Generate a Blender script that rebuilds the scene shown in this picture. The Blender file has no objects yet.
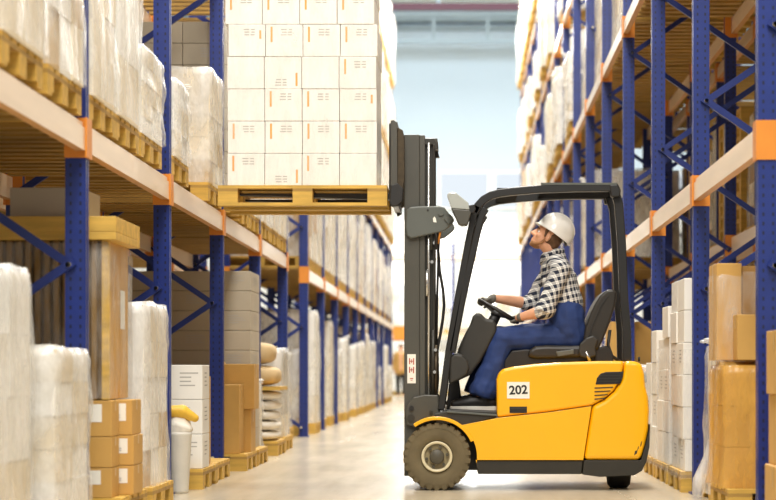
import bpy, bmesh, math, random
from mathutils import Vector, Matrix, noise
random.seed(7)
S = bpy.context.scene
C = S.collection
BAKE = bpy.data.scenes.new('bake')
F_PX, CX, CY, CAMZ = 1880.0, 464.0, 371.0, 0.84

def W(px, py, Y):
    return Vector(((px-CX)*Y/F_PX, Y, CAMZ+(CY-py)*Y/F_PX))
def PX(pts, Y):
    return [((p[0]-CX)*Y/F_PX, CAMZ+(CY-p[1])*Y/F_PX) for p in pts]

# ------------------------------------------------------------------ materials
def lin(c):
    if isinstance(c, str):
        c = [int(c[i:i+2], 16)/255 for i in (0, 2, 4)]
    return tuple((x/12.92 if x <= .04045 else ((x+.055)/1.055)**2.4) for x in c)
class NT:
    def __init__(s, name):
        s.m = bpy.data.materials.new(name); s.m.use_nodes = True
        s.t = s.m.node_tree; s.n = s.t.nodes; s.n.clear()
        s.out = s.n.new('ShaderNodeOutputMaterial')
    def new(s, ty, **kw):
        n = s.n.new(ty)
        for k, v in kw.items(): setattr(n, k, v)
        return n
    def link(s, a, b): s.t.links.new(a, b)
    def put(s, v, sock):
        if isinstance(v, (int, float)): sock.default_value = v
        elif isinstance(v, tuple): sock.default_value = v+(1,) if len(sock.default_value) == 4 and len(v) == 3 else v
        else: s.link(v, sock)
    def math(s, op, a, b=0.0, c=None):
        n = s.new('ShaderNodeMath', operation=op)
        s.put(a, n.inputs[0]); s.put(b, n.inputs[1])
        if c is not None: s.put(c, n.inputs[2])
        return n.outputs[0]
    def mix(s, f, a, b):
        n = s.new('ShaderNodeMix', data_type='RGBA')
        s.put(f, n.inputs[0]); s.put(a, n.inputs[6]); s.put(b, n.inputs[7])
        return n.outputs[2]
    def coord(s, scale=(1, 1, 1), kind='Object'):
        tc = s.new('ShaderNodeTexCoord'); mp = s.new('ShaderNodeMapping')
        mp.inputs['Scale'].default_value = scale
        s.link(tc.outputs[kind], mp.inputs['Vector']); return mp.outputs['Vector']
    def noise(s, vec, scale, detail=4, rough=.55):
        n = s.new('ShaderNodeTexNoise'); s.link(vec, n.inputs['Vector'])
        n.inputs['Scale'].default_value = scale; n.inputs['Detail'].default_value = detail
        n.inputs['Roughness'].default_value = rough
        return n.outputs['Fac']
    def ramp(s, v, lo, hi):
        n = s.new('ShaderNodeMapRange'); s.put(v, n.inputs[0])
        n.inputs[1].default_value = lo; n.inputs[2].default_value = hi
        return n.outputs[0]
    def principled(s, col, rough=.5, metal=0, bump=None, bd=.01, bs=.4, coat=0, alpha=None, spec=.5, emit=None, es=0):
        p = s.new('ShaderNodeBsdfPrincipled')
        s.put(col, p.inputs['Base Color']); s.put(rough, p.inputs['Roughness']); s.put(metal, p.inputs['Metallic'])
        p.inputs['Specular IOR Level'].default_value = spec
        p.inputs['Coat Weight'].default_value = coat
        if alpha is not None: s.put(alpha, p.inputs['Alpha'])
        if emit is not None:
            s.put(emit, p.inputs['Emission Color']); p.inputs['Emission Strength'].default_value = es
        if bump is not None:
            b = s.new('ShaderNodeBump'); b.inputs['Strength'].default_value = bs; b.inputs['Distance'].default_value = bd
            s.link(bump, b.inputs['Height']); s.link(b.outputs[0], p.inputs['Normal'])
        s.link(p.outputs[0], s.out.inputs[0]); return p
def mul(c, k): return tuple(min(1, x*k) for x in c)
def pm(name, col, rough=.5, metal=0, var=.12, scale=6, bump=0, stretch=(1, 1, 1), coat=0, bscale=None, spec=.5):
    t = NT(name); c = lin(col); v = t.coord(stretch)
    n = t.noise(v, scale)
    colr = t.mix(t.ramp(n, .3, .7), mul(c, 1-var), mul(c, 1+var))
    b = t.noise(v, bscale or scale*4) if bump else None
    t.principled(colr, rough, metal, bump=b, bd=bump or .01, coat=coat, spec=spec)
    return t.m
def emission(name, col, st):
    t = NT(name); e = t.new('ShaderNodeEmission'); e.inputs[0].default_value = lin(col)+(1,); e.inputs[1].default_value = st
    t.link(e.outputs[0], t.out.inputs[0]); return t.m
def film_mat(name, tint, a0, a1, scale=7):
    t = NT(name); v = t.coord((1, 1, .35)); v2 = t.coord((1, 1, 1))
    n = t.noise(v, scale, 5, .6); n2 = t.noise(v2, 24, 3)
    n3 = t.noise(t.coord((1, 1, .12)), 16, 3)
    h = t.math('ADD', n, t.math('ADD', t.math('MULTIPLY', n2, .08), t.math('MULTIPLY', n3, .35)))
    a = t.new('ShaderNodeMapRange'); t.put(n, a.inputs[0])
    a.inputs[1].default_value = .35; a.inputs[2].default_value = .7; a.inputs[3].default_value = a0; a.inputs[4].default_value = a1
    t.principled(lin(tint), .22, bump=h, bd=.03, bs=.7, alpha=a.outputs[0], spec=.6)
    return t.m
M = {}
M['wood'] = pm('pallet_wood', 'd0a74c', .65, var=.22, scale=3, bump=.002, stretch=(1, 6, 6))
M['wood2'] = pm('old_wood', 'a98440', .7, var=.25, scale=3, bump=.002, stretch=(1, 6, 6))
M['orange'] = pm('orange_paint', 'dd8a30', .4, var=.06)
M['beam'] = pm('beam_painted_glare', 'f2dcc2', .3, var=.07, scale=4, stretch=(3, .3, 3), coat=.2)  # orange beams; the glare on their faces is put into this pale colour
M['kraft'] = pm('kraft_board', 'c99c52', .7, var=.07, scale=4)
M['kraft2'] = pm('dull_kraft_board', 'a98045', .75, var=.08, scale=4)
M['white_board'] = pm('white_board', 'f1ede4', .6, var=.03, scale=3)
M['cream_board'] = pm('cream_board', 'e6d9bf', .65, var=.05, scale=3)
M['grey_board'] = pm('grey_board', 'b7ac98', .75, var=.06, scale=3)
M['paper'] = pm('paper', 'f4f0e4', .6, var=.02)
M['tape'] = pm('parcel_tape', 'c8a25c', .3, var=.04)
M['ink'] = pm('grey_print', 'b3aea6', .7, var=.05)
M['orange_ink'] = pm('orange_print', 'f0a44e', .6, var=.03)
M['film'] = film_mat('stretch_film', 'f7f6f2', .12, .68, 7)
M['clear_film'] = film_mat('thin_stretch_film', 'f4f1ea', .0, .3, 10)
M['amber_film'] = film_mat('amber_stretch_film', 'e8b252', .25, .75)
M['sack'] = pm('white_sack', 'ebe4d6', .6, var=.06, bump=.006, scale=5)
M['tan_sack'] = pm('tan_sack', 'cbb083', .75, var=.1, bump=.006, scale=5)
M['yellow'] = pm('forklift_yellow', 'fcb703', .3, var=.025, scale=2, coat=.3)
M['mast'] = pm('mast_grey_paint', '4c4a42', .42, var=.08, scale=3)
M['mast2'] = pm('mast_inner_steel', '383630', .38, .2, var=.12)
M['lightgrey'] = pm('grey_plastic', '5b5e58', .45, var=.05)
M['guard'] = pm('guard_black_paint', '191816', .4, var=.08, coat=.1)
M['rib'] = pm('ribbed_board', '8a6a36', .7, var=.15, stretch=(1, 1, .2))
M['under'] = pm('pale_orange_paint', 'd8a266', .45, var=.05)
M['matte'] = pm('matte_black', '141312', .9, var=.05, spec=.15)
M['black'] = pm('black_plastic', '1d1b19', .5, var=.1)
M['charcoal'] = pm('charcoal_plastic', '302e29', .5, var=.08, bump=.001)
M['skirt'] = pm('dark_skirt', '2c2921', .6, var=.12)
M['tyre'] = pm('dusty_tyre', '6b5f45', .85, var=.15, bump=.002, scale=8)
M['blacktyre'] = pm('black_tyre', '1a1815', .8, var=.1)
M['rim'] = pm('rim_paint', '9a8b66', .45, var=.08)
M['rimring'] = pm('rim_ring', 'd8cca8', .35, var=.05)
M['hub'] = pm('hub_paint', '4d483b', .5, var=.1)
M['steel'] = pm('bright_steel', 'c9c8c4', .22, .9, var=.04)
M['seat'] = pm('seat_vinyl', '29251f', .42, var=.1, bump=.001)
M['glasswhite'] = pm('lamp_lens', 'aeb2ac', .25, var=.02, coat=.5)
M['red'] = pm('red_lens', 'b03020', .2)
M['red_ink'] = pm('red_print', 'c0604c', .5)
M['skin'] = pm('skin', 'dfa480', .5, var=.06, scale=14)
M['hair'] = pm('brown_hair', '5a3c22', .6, var=.25, scale=30, bump=.002)
M['beard'] = pm('brown_beard', 'a5744c', .8, var=.2, scale=40, bump=.002)
M['eye'] = pm('eye_white', 'efe9e0', .2)
M['iris'] = pm('iris', '3a2a1c', .2)
M['helmet'] = pm('helmet_white', 'f7f3ea', .28, var=.01, coat=.3)
M['denim'] = pm('overall_blue', '20366a', .8, var=.14, scale=9, bump=.004, bscale=16)
M['denim_dark'] = pm('overall_dark', '20345f', .8, var=.1)
M['glove'] = pm('glove_grey', '6f6a60', .8, var=.12)
M['shoe'] = pm('shoe_black', '211f1d', .5, var=.1)
M['sole'] = pm('sole_white', 'e2ddd2', .6)
M['jacket'] = pm('ochre_jacket', 'b48a4a', .8)
M['dark_cloth'] = pm('dark_cloth', '33322f', .8)
M['wallp'] = pm('wall_paint', 'd3e0e8', .8, var=.02, scale=.3)
M['wallside'] = pm('side_wall_paint', '83745a', .85, var=.04, scale=.4)
M['wallwhite'] = pm('white_wall_paint', 'f5f2ea', .7, var=.02, scale=.4)
M['ceilp'] = pm('ceiling_sheet', 'e4e9e2', .7, var=.02, scale=.4)
M['truss'] = pm('truss_grey', 'a3b2b8', .5, var=.04)
M['maroon'] = pm('maroon_paint', '54202f', .5, var=.04)
M['bin'] = pm('bin_plastic', 'ded9cd', .4, var=.06, bump=.006, scale=8)
M['yellow_bag'] = pm('yellow_bag', 'e6b73c', .5, var=.12, bump=.006, scale=12)
M['chain'] = pm('chain_steel', '4b4030', .4, .6, var=.2, scale=30)
M['hose'] = pm('hose_rubber', '1c1a18', .5)
M['cyan_wrap'] = pm('pale_label', 'e9e6dc', .5)

def upright_mat():
    t = NT('rack_blue_perforated'); tc = t.new('ShaderNodeTexCoord'); sp = t.new('ShaderNodeSeparateXYZ')
    t.link(tc.outputs['Object'], sp.inputs[0]); x, y, z = sp.outputs
    fz = t.math('FRACT', t.math('MULTIPLY', z, 20))
    inz = t.math('LESS_THAN', t.math('ABSOLUTE', t.math('SUBTRACT', fz, .5)), .2)
    inx = t.math('LESS_THAN', t.math('ABSOLUTE', t.math('SUBTRACT', t.math('ABSOLUTE', x), .026)), .006)
    iny = t.math('LESS_THAN', t.math('ABSOLUTE', t.math('SUBTRACT', t.math('ABSOLUTE', y), .027)), .006)
    d = t.math('MULTIPLY', inz, t.math('MAXIMUM', inx, iny))
    n = t.noise(t.coord(), 5)
    c = lin('162c76')
    base = t.mix(t.ramp(n, .3, .7), mul(c, .88), mul(c, 1.15))
    t.principled(t.mix(d, base, lin('0d1838')), .38, coat=.15)
    return t.m
M['upright'] = upright_mat()
M['blue'] = pm('rack_blue', '152a72', .4, var=.1, scale=5, coat=.1)

def plaid_mat():
    t = NT('plaid_shirt'); tc = t.new('ShaderNodeTexCoord'); mp = t.new('ShaderNodeMapping')
    mp.inputs['Rotation'].default_value = (0, math.radians(14), 0)
    t.link(tc.outputs['Object'], mp.inputs['Vector'])
    sp = t.new('ShaderNodeSeparateXYZ'); t.link(mp.outputs[0], sp.inputs[0]); x, y, z = sp.outputs
    def band(v, per, w, off):
        f = t.math('FRACT', t.math('ADD', t.math('DIVIDE', v, per), off))
        return t.math('LESS_THAN', t.math('ABSOLUTE', t.math('SUBTRACT', f, .5)), w)
    xy = t.math('ADD', x, t.math('MULTIPLY', y, .9))
    a = t.math('MULTIPLY', t.math('ADD', band(xy, .048, .27, .3), band(z, .048, .27, .1)), .5)
    b = t.math('MAXIMUM', band(xy, .048, .05, .8), band(z, .048, .05, .6))
    col = t.mix(a, lin('efebe2'), lin('1b2336'))
    col = t.mix(t.math('MULTIPLY', b, .35), col, lin('4a536b'))
    t.principled(col, .85, bump=t.noise(t.coord(), 16), bd=.006)
    return t.m
M['plaid'] = plaid_mat()

def floor_mat():
    t = NT('polished_concrete'); v = t.coord()
    n = t.noise(v, .6, 6); n2 = t.noise(t.coord((1, .12, 1)), 3.0, 5)
    c = lin('b8ab92')
    col = t.mix(t.ramp(n, .3, .7), mul(c, .88), mul(c, 1.08))
    col = t.mix(t.math('MULTIPLY', t.ramp(n2, .4, .75), .35), col, lin('d8ccb4'))
    sp = t.new('ShaderNodeSeparateXYZ'); t.link(v, sp.inputs[0])
    r = t.new('ShaderNodeMapRange'); t.put(n2, r.inputs[0]); r.inputs[3].default_value = .14; r.inputs[4].default_value = .34
    t.principled(col, r.outputs[0], bump=t.noise(v, 9), bd=.001, spec=.6)
    return t.m
M['floor'] = floor_mat()

# ------------------------------------------------------------------ mesh helpers
def world_loc(o):
    v = Vector((0, 0, 0))
    while o is not None:
        v = v+o.location; o = o.parent
    return v
class MB:
    def __init__(s): s.bm = bmesh.new(); s.mi = 0
    def _face(s, vs, smooth=False):
        try:
            f = s.bm.faces.new(vs); f.material_index = s.mi; f.smooth = smooth; return f
        except ValueError: return None
    def box(s, x0, x1, y0, y1, z0, z1, rot=0):
        vs = [s.bm.verts.new(p) for p in ((x0,y0,z0),(x1,y0,z0),(x1,y1,z0),(x0,y1,z0),(x0,y0,z1),(x1,y0,z1),(x1,y1,z1),(x0,y1,z1))]
        if rot:
            c = Vector(((x0+x1)/2, (y0+y1)/2, 0)); R = Matrix.Rotation(rot, 3, 'Z')
            for v in vs: v.co = R@(v.co-c)+c
        for q in ((0,3,2,1),(4,5,6,7),(0,1,5,4),(1,2,6,5),(2,3,7,6),(3,0,4,7)): s._face([vs[i] for i in q])
        return s
    def quad(s, pts):
        s._face([s.bm.verts.new(p) for p in pts]); return s
    def prism(s, pts, a0, a1, axis='Y', smooth=False):
        def P(u, v, a): return {'Y': (u, a, v), 'X': (a, u, v), 'Z': (u, v, a)}[axis]
        lo = [s.bm.verts.new(P(u, v, a0)) for u, v in pts]; hi = [s.bm.verts.new(P(u, v, a1)) for u, v in pts]
        n = len(pts)
        f1 = s._face(lo); f2 = s._face(hi[::-1])
        for i in range(n): s._face([lo[i], hi[i], hi[(i+1) % n], lo[(i+1) % n]], smooth)
        return s
    def tube(s, pts, r, n=10, cap=True, flat=None):
        pts = [Vector(p) for p in pts]; rs = r if isinstance(r, (list, tuple)) else [r]*len(pts)
        rings = []; up = None
        for i, p in enumerate(pts):
            d = (pts[min(i+1, len(pts)-1)]-pts[max(i-1, 0)]).normalized()
            if up is None: up = Vector((0, 0, 1)) if abs(d.z) < .9 else Vector((0, 1, 0))
            a = d.cross(up).normalized(); b = a.cross(d).normalized(); up = b
            ring = []
            for k in range(n):
                th = 2*math.pi*k/n
                ring.append(s.bm.verts.new(p+a*math.cos(th)*rs[i]+b*math.sin(th)*rs[i]))
            rings.append(ring)
        for i in range(len(rings)-1):
            for k in range(n): s._face([rings[i][k], rings[i][(k+1) % n], rings[i+1][(k+1) % n], rings[i+1][k]], True)
        if cap: s._face(rings[0][::-1]); s._face(rings[-1])
        return s
    def bar(s, p0, p1, w, h, up=(0, 1, 0)):
        p0, p1 = Vector(p0), Vector(p1); d = (p1-p0).normalized()
        a = d.cross(Vector(up)).normalized(); b = a.cross(d).normalized()
        vs = [s.bm.verts.new(p+a*sx*w/2+b*sy*h/2) for p in (p0, p1) for sx, sy in ((-1,-1),(1,-1),(1,1),(-1,1))]
        for q in ((0,3,2,1),(4,5,6,7),(0,1,5,4),(1,2,6,5),(2,3,7,6),(3,0,4,7)): s._face([vs[i] for i in q])
        return s
    def lathe(s, prof, c, axis='Y', n=32, closed=True):
        c = Vector(c); rings = []
        for r, h in prof:
            ring = []
            for k in range(n):
                th = 2*math.pi*k/n; u, v = r*math.cos(th), r*math.sin(th)
                ring.append(s.bm.verts.new(c+Vector({'Y': (u, h, v), 'Z': (u, v, h), 'X': (h, u, v)}[axis])))
            rings.append(ring)
        for i in range(len(rings)-1):
            for k in range(n): s._face([rings[i][k], rings[i][(k+1) % n], rings[i+1][(k+1) % n], rings[i+1][k]], True)
        if closed: s._face(rings[0][::-1]); s._face(rings[-1])
        return s
    def sphere(s, c, r, mat=None, u=14, v=10):
        r = r if isinstance(r, (list, tuple)) else (r, r, r)
        m = Matrix.Translation(c)@(mat.to_4x4() if mat else Matrix.Identity(4))@Matrix.Diagonal((*r, 1))
        g = bmesh.ops.create_uvsphere(s.bm, u_segments=u, v_segments=v, radius=1, matrix=m)
        for vv in g['verts']:
            for f in vv.link_faces: f.smooth = True; f.material_index = s.mi
        return s
    def cap(s, p0, p1, r0, r1, n=12):
        p0, p1 = Vector(p0), Vector(p1)
        s.tube([p0, p1], [r0, r1], n); s.sphere(p0, r0, u=n, v=8); s.sphere(p1, r1, u=n, v=8); return s
    def chain(s, pts, rs):
        for i in range(len(pts)-1): s.cap(pts[i], pts[i+1], rs[i], rs[i+1])
        return s
    def jitter(s, amt, sc=6, seed=0):
        for v in s.bm.verts:
            v.co += Vector(noise.noise_vector(v.co*sc+Vector((seed, seed*2, 0))))*amt
        return s
    def build(s, name, mats, parent=None, origin=None, bevel=0, seg=2, smooth=False):
        bmesh.ops.recalc_face_normals(s.bm, faces=s.bm.faces)
        off = world_loc(parent) if parent else Vector((0, 0, 0))
        if origin is not None: origin = Vector(origin)
        o0 = origin if origin is not None else off
        bmesh.ops.translate(s.bm, verts=s.bm.verts, vec=-o0)
        me = bpy.data.meshes.new(name); s.bm.to_mesh(me); s.bm.free()
        for m in (mats if isinstance(mats, list) else [mats]): me.materials.append(m)
        if smooth:
            for p in me.polygons: p.use_smooth = True
        o = bpy.data.objects.new(name, me); C.objects.link(o)
        o.location = o0-off if parent else o0
        o.parent = parent
        if bevel:
            b = o.modifiers.new('bevel', 'BEVEL'); b.width = bevel; b.segments = seg; b.limit_method = 'ANGLE'; b.angle_limit = math.radians(35)
            b.harden_normals = False
        return o
def tag(o, label=None, cat=None, group=None, kind=None):
    if label: o['label'] = label
    if cat: o['category'] = cat
    if group: o['group'] = group
    if kind: o['kind'] = kind
    return o
def empty(name, loc, label, cat, group=None):
    o = bpy.data.objects.new(name, None); C.objects.link(o); o.location = loc; o.empty_display_size = .1
    return tag(o, label, cat, group)
def dup(o, loc=None, parent=None, label=None, group=None, scale=None):
    c = o.copy(); C.objects.link(c); c.parent = parent
    for ch in list(o.children): dup(ch, None, c)
    if loc is not None: c.location = loc
    if label: c['label'] = label
    if group: c['group'] = group
    if scale is not None: c.scale = scale
    return c
def baked(o, mods):
    """evaluate modifiers into the mesh"""
    for ty, kw in mods:
        m = o.modifiers.new(ty, ty)
        for k, v in kw.items(): setattr(m, k, v)
    dg = BAKE.view_layers[0].depsgraph; BAKE.collection.objects.link(o); BAKE.view_layers[0].update(); dg = BAKE.view_layers[0].depsgraph
    me = bpy.data.meshes.new_from_object(o.evaluated_get(dg)); BAKE.collection.objects.unlink(o); old = o.data
    o.modifiers.clear(); o.data = me; bpy.data.meshes.remove(old); me.name = o.name
    for p in me.polygons: p.use_smooth = True
    return o
def remeshed(mb, name, mat, parent=None, origin=None, voxel=.008, it=4, fold=0, fs=9, seed=0):
    o = mb.build(name, mat, parent, origin)
    baked(o, [('REMESH', dict(mode='VOXEL', voxel_size=voxel)), ('SMOOTH', dict(factor=.5, iterations=it))])
    if fold:
        for v in o.data.vertices:
            v.co += v.normal*fold*(noise.noise(Vector((v.co.x*fs+seed, v.co.y*fs, v.co.z*fs)))+.5*noise.noise(v.co*fs*2.3))
    return o
def arc(cx, cz, r, a0, a1, n):
    return [(cx+r*math.cos(math.radians(a0+(a1-a0)*i/n)), cz+r*math.sin(math.radians(a0+(a1-a0)*i/n))) for i in range(n+1)]
ORD = ['nearest', 'second', 'third', 'fourth', 'fifth', 'sixth', 'seventh', 'eighth', 'ninth', 'tenth', 'eleventh', 'twelfth',
       'thirteenth', 'fourteenth', 'fifteenth', 'sixteenth', 'seventeenth', 'eighteenth', 'nineteenth', 'twentieth'] + [f'{k}th' for k in range(21, 60)]
def nth(i): return 'nearest' if i == 0 else ORD[i]+' nearest'
# ------------------------------------------------------------------ the setting
tag(MB().box(-14, 14, -1, 73, -.2, 0).build('floor', M['floor']), kind='structure')
YW = 72.0
tag(MB().box(-14, 14, YW, YW+.3, 0, 14.6).build('wall_back', [M['wallp']]), kind='structure')
tag(MB().box(-14, 14, YW-.06, YW, 0, 6.9).build('trim_1', M['wallwhite']), kind='structure')
tag(MB().box(-14.2, -14, -1, 73, 0, 14.6).build('wall_left', M['wallside']), kind='structure')
tag(MB().box(14, 14.2, -1, 73, 0, 14.6).build('wall_right', M['wallside']), kind='structure')
tag(MB().box(-14, -2.8, -1, 52, 14.6, 14.8).box(2.4, 14, -1, 52, 14.6, 14.8).box(-14, 14, 52, 73, 14.6, 14.8).build('ceiling', M['ceilp']), kind='structure')
m = MB()
for z, h in ((14.35, .2), (13.98, .13)): m.box(-14, 14, YW-.4, YW, z-h, z)
tag(m.build('trim_2', M['truss']), kind='structure')
WP = emission('daylight_pane', 'e9f2fa', .9)
m = MB(); k = 1
for i in range(9):
    x0 = -9.4+i*2.1
    w = MB().box(x0, x0+2.0, YW-.12, YW-.06, 7.0, 8.5)
    o = tag(w.build(f'window_{k}', M['wallwhite']), kind='structure')
    MB().box(x0+.1, x0+1.9, YW-.14, YW-.12, 7.1, 8.4).build('pane', WP, o); k += 1
LP = emission('bright_daylight_pane', 'fffaf0', 2.6)
for i in range(4):
    x0 = -6.6+i*3.3
    o = tag(MB().box(x0, x0+3.0, YW-.14, YW-.06, 3.2, 6.7).build(f'window_{k}', M['wallwhite']), kind='structure')
    MB().box(x0+.12, x0+2.88, YW-.17, YW-.14, 3.3, 6.6).build('pane', LP, o); k += 1
# roof steel at the far end
for i, (y, z, lab) in enumerate(((69.5, 12.95, 'grey steel roof truss close to the back wall under the ceiling'),)):
    r = empty('roof_truss', (0, y, z), lab, 'roof truss', 'grey trusses under the ceiling')
    MB().box(-14, 14, y-.08, y+.08, z, z+.16).build('bottom_chord', M['truss'], r)
    MB().box(-14, 14, y-.08, y+.08, z+1.0, z+1.15).build('top_chord', M['truss'], r)
    mm = MB()
    for k2 in range(-7, 7):
        mm.box(k2*2+.8, k2*2+.95, y-.05, y+.05, z+.16, z+1.0)
    mm.build('web', M['truss'], r)
r = empty('crane_rail', (0, 66, 13.6), 'long maroon girder running across under the far ceiling', 'girder')
MB().box(-14, 14, 65.9, 66.1, 13.5, 13.74).build('girder', M['maroon'], r)
for x in (-11, -5.4, -.9, 2.4, 5, 11): MB().box(x-.06, x+.06, 65.95, 66.05, 13.74, 14.6).build('hanger', M['truss'], r)

# ------------------------------------------------------------------ pallet racks
BAY = 2.82
UPR = {}
def upright_mesh(H, flip):
    key = (H, flip)
    if key not in UPR:
        s = -1 if flip else 1
        pr = [(s*x, y) for x, y in ((.055,-.04),(.055,-.014),(.044,-.011),(.044,.011),(.055,.014),(.055,.04),(-.055,.04),(-.055,-.04))]
        m = MB().prism(pr, .012, H, 'Z'); m.box(-.075, .075, -.07, .07, 0, .012)
        o = m.build('upright', M['upright']); me = o.data; bpy.data.objects.remove(o); UPR[key] = me
    return UPR[key]
def link_mesh(name, me, parent, loc):
    o = bpy.data.objects.new(name, me); C.objects.link(o); o.parent = parent; o.location = loc; return o
def mesh_of(mb, name, mats):
    o = mb.build(name, mats); me = o.data; bpy.data.objects.remove(o); return me
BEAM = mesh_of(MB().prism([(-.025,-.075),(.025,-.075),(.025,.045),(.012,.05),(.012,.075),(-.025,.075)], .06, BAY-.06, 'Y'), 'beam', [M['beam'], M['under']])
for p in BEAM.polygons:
    if p.normal.z < -.5: p.material_index = 1  # only the underside stays orange, other faces carry the painted glare
BEAMF = BEAM.copy()
BEAMF.transform(Matrix.Translation((0, BAY, 0))@Matrix.Rotation(math.pi, 4, 'Z')); 
mb_ = MB().box(-.032, .032, -.006, .006, -.105, .105)
mb_.box(-.066, -.052, -.035, .035, -.105, .105)
BRK = mesh_of(MB().prism([(-.088,-.05),(.036,-.05),(.036,.07),(.026,.07),(.026,-.042),(-.088,-.042)], -.11, .10, 'Z'), 'bracket', M['orange'])
def deck_mesh(x0, x1):
    m = MB(); n = 13
    for k in range(n):
        y = .12+k*(BAY-.24-.1)/(n-1)
        m.box(x0, x1, y, y+.1, 0, .024)
    return mesh_of(m, 'deck', M['wood2'])
def rack(label, xf, xr, ys, levels, H, near_n, beams, group, rear_until=25, name='pallet_rack', nodeck=0):
    """xf: aisle-side upright line, xr: rear line. levels(bay centre y) gives beam heights there"""
    left = xf < 0
    root = empty(name, ((xf+xr)/2, ys[0], 0), label, 'pallet rack', group)
    rx, ry = root.location.x, root.location.y
    s = 1 if xr > xf else -1
    pitch = .64; dw = abs(xr-xf)
    for i, y in enumerate(ys):
        fu = link_mesh('upright', upright_mesh(H, xr > xf), root, (xf-rx, y-ry, 0))
        link_mesh('upright', upright_mesh(H, xr < xf), root, (xr-rx, y-ry, 0))
        k = 0; z = .12; segs = []
        while z+pitch < H:
            a, b = ((xf+s*.03, z), (xr-s*.03, z+pitch)) if k % 2 == 0 else ((xr-s*.03, z), (xf+s*.03, z+pitch))
            segs.append((a, b)); z += pitch; k += 1
        if i < near_n:
            for (a, b) in segs:
                if a[1] > 5.2: continue
                up_ = b[1] > a[1] and a[0] == xf+s*.03; yo = y-(.03 if up_ else .062); tt_ = Vector((b[0]-a[0], 0, b[1]-a[1])).normalized()*.03
                m = MB().bar((a[0]-tt_.x, yo, a[1]-tt_.z), (b[0]+tt_.x, yo, b[1]+tt_.z), .045, .03)
                m.mi = 1
                for p in (a, b): m.lathe([(.013, -.092), (.013, -.02)], (p[0], y, p[1]), 'Y', 8)
                m.build('brace', [M['blue'], M['rimring']], fu)
        else:
            m = MB()
            for (a, b) in segs: m.bar((a[0], y-.0, a[1]), (b[0], y-.0, b[1]), .045, .03)
            m.build('bracing', M['blue'], fu)
    D = deck_mesh(min(xf, xr)-rx-.0, max(xf, xr)-rx)
    for i in range(len(ys)-1):
        if i not in beams: continue
        y = ys[i]
        for z in levels(y+BAY/2):
            for line, sg, rear in ((xf, -s, False), (xr, s, True)):
                if rear and (z > 5 or y > rear_until): continue
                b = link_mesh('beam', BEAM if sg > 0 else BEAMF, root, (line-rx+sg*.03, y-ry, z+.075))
                if y < 34:
                    for yy, ry2 in ((0.0, 0), (BAY, 1)):
                        q = link_mesh('bracket', BRK, b, (0, yy, 0))
                        q.rotation_euler.z = 0
                        q.scale = (sg, -1 if ry2 else 1, 1)
                    
            if z < 5 and not (z < 3 and y < nodeck): link_mesh('deck', D, root, (0, y-ry, z+.15))
    return root
XL, XR = -2.05, 1.62
DP = 1.0
yl_near = [9.96-BAY]+[9.96+BAY*k for k in range(5)]
yl_far = [24.06+BAY*k for k in range(11)]
yr = [10.05+BAY*k for k in range(16)]
def lv_left(y): return [2.0, 4.15] if y < 30 else [2.0, 4.15, 6.3, 8.45]
def lv_right(y): return [2.0, 4.15] if y < 17 else ([2.0, 4.15, 6.3] if y < 26 else [2.0, 4.15, 6.3, 8.45])
rack('blue and orange pallet rack nearest the camera along the left of the aisle', XL, XL-DP, yl_near, lv_left, 6.0, 6, range(5), 'racks along the aisle')
rack('blurred pallet rack farther down the left of the aisle, past the gap', XL, XL-DP, yl_far, lv_left, 10.8, 1, range(10), 'racks along the aisle')
rack('long blue pallet rack with beams painted pale for glare along the right of the aisle', XR, XR+DP, yr, lv_right, 10.8, 6, range(15), 'racks along the aisle', nodeck=23)
def lv_back(y): return [2.0, 4.15]
rack('shaded rear rack standing back to back behind the right rack', XR+2*DP+.3, XR+DP+.3, [10.05+BAY*k for k in range(8)], lv_back, 6.5, 0, range(7), 'racks behind the front rows', 40, nodeck=99)
rack('shaded rear rack standing back to back behind the left rack', XL-2*DP-.3, XL-DP-.3, [9.96+BAY*k for k in range(6)], lv_back, 6.0, 0, range(5), 'racks behind the front rows', 40)

# ------------------------------------------------------------------ pallets
BT = 2.174          # top of the first deck
PH = .144
def pallet_parts(root, c):
    x, y, z = c
    m = MB()
    for yy, w in ((-.4, .145), (-.2125, .1), (-.0725, .145), (.1125, .1), (.255, .145)): m.box(x-.6, x+.6, y+yy, y+yy+w, z+.122, z+.144)
    m.build('deck_boards', M['wood'], root)
    for xx in (-.6, -.07, .46): MB().box(x+xx, x+xx+.14, y-.4, y+.4, z+.1, z+.122).build('stringer', M['wood2'], root)
    for xx in (-.6, -.07, .46):
        for yy in (-.4, -.07, .26): MB().box(x+xx, x+xx+.14, y+yy, y+yy+.14, z+.022, z+.1).build('block', M['wood'], root)
    for yy, w in ((-.4, .1), (-.07, .14), (.3, .1)): MB().box(x-.6, x+.6, y+yy, y+yy+w, z, z+.022).build('base_board', M['wood'], root)
PAL = None; PALS = None
def pallet(x, y, z, label, group='wooden pallets', simple=False):
    """x, y: centre of the pallet"""
    global PAL, PALS
    if simple:
        if PALS is None:
            m = MB()
            for yy, w in ((-.4, .145), (-.2125, .1), (-.0725, .145), (.1125, .1), (.255, .145)): m.box(-.6, .6, yy, yy+w, .122, .144)
            for xx in (-.6, -.07, .46):
                m.box(xx, xx+.14, -.4, .4, .1, .122)
                for yy in (-.4, -.07, .26): m.box(xx, xx+.14, yy, yy+.14, .022, .1)
            for yy, w in ((-.4, .1), (-.07, .14), (.3, .1)): m.box(-.6, .6, yy, yy+w, 0, .022)
            PALS = m.build('wooden_pallet', M['wood'], origin=(0, 0, 0)); PALS.location = (x, y, z)
            return tag(PALS, label, 'pallet', group)
        return dup(PALS, (x, y, z), label=label, group=group)
    if PAL is None:
        PAL = empty('wooden_pallet', (x, y, z), label, 'pallet', group); pallet_parts(PAL, (x, y, z)); return PAL
    return dup(PAL, (x, y, z), label=label, group=group)

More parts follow.
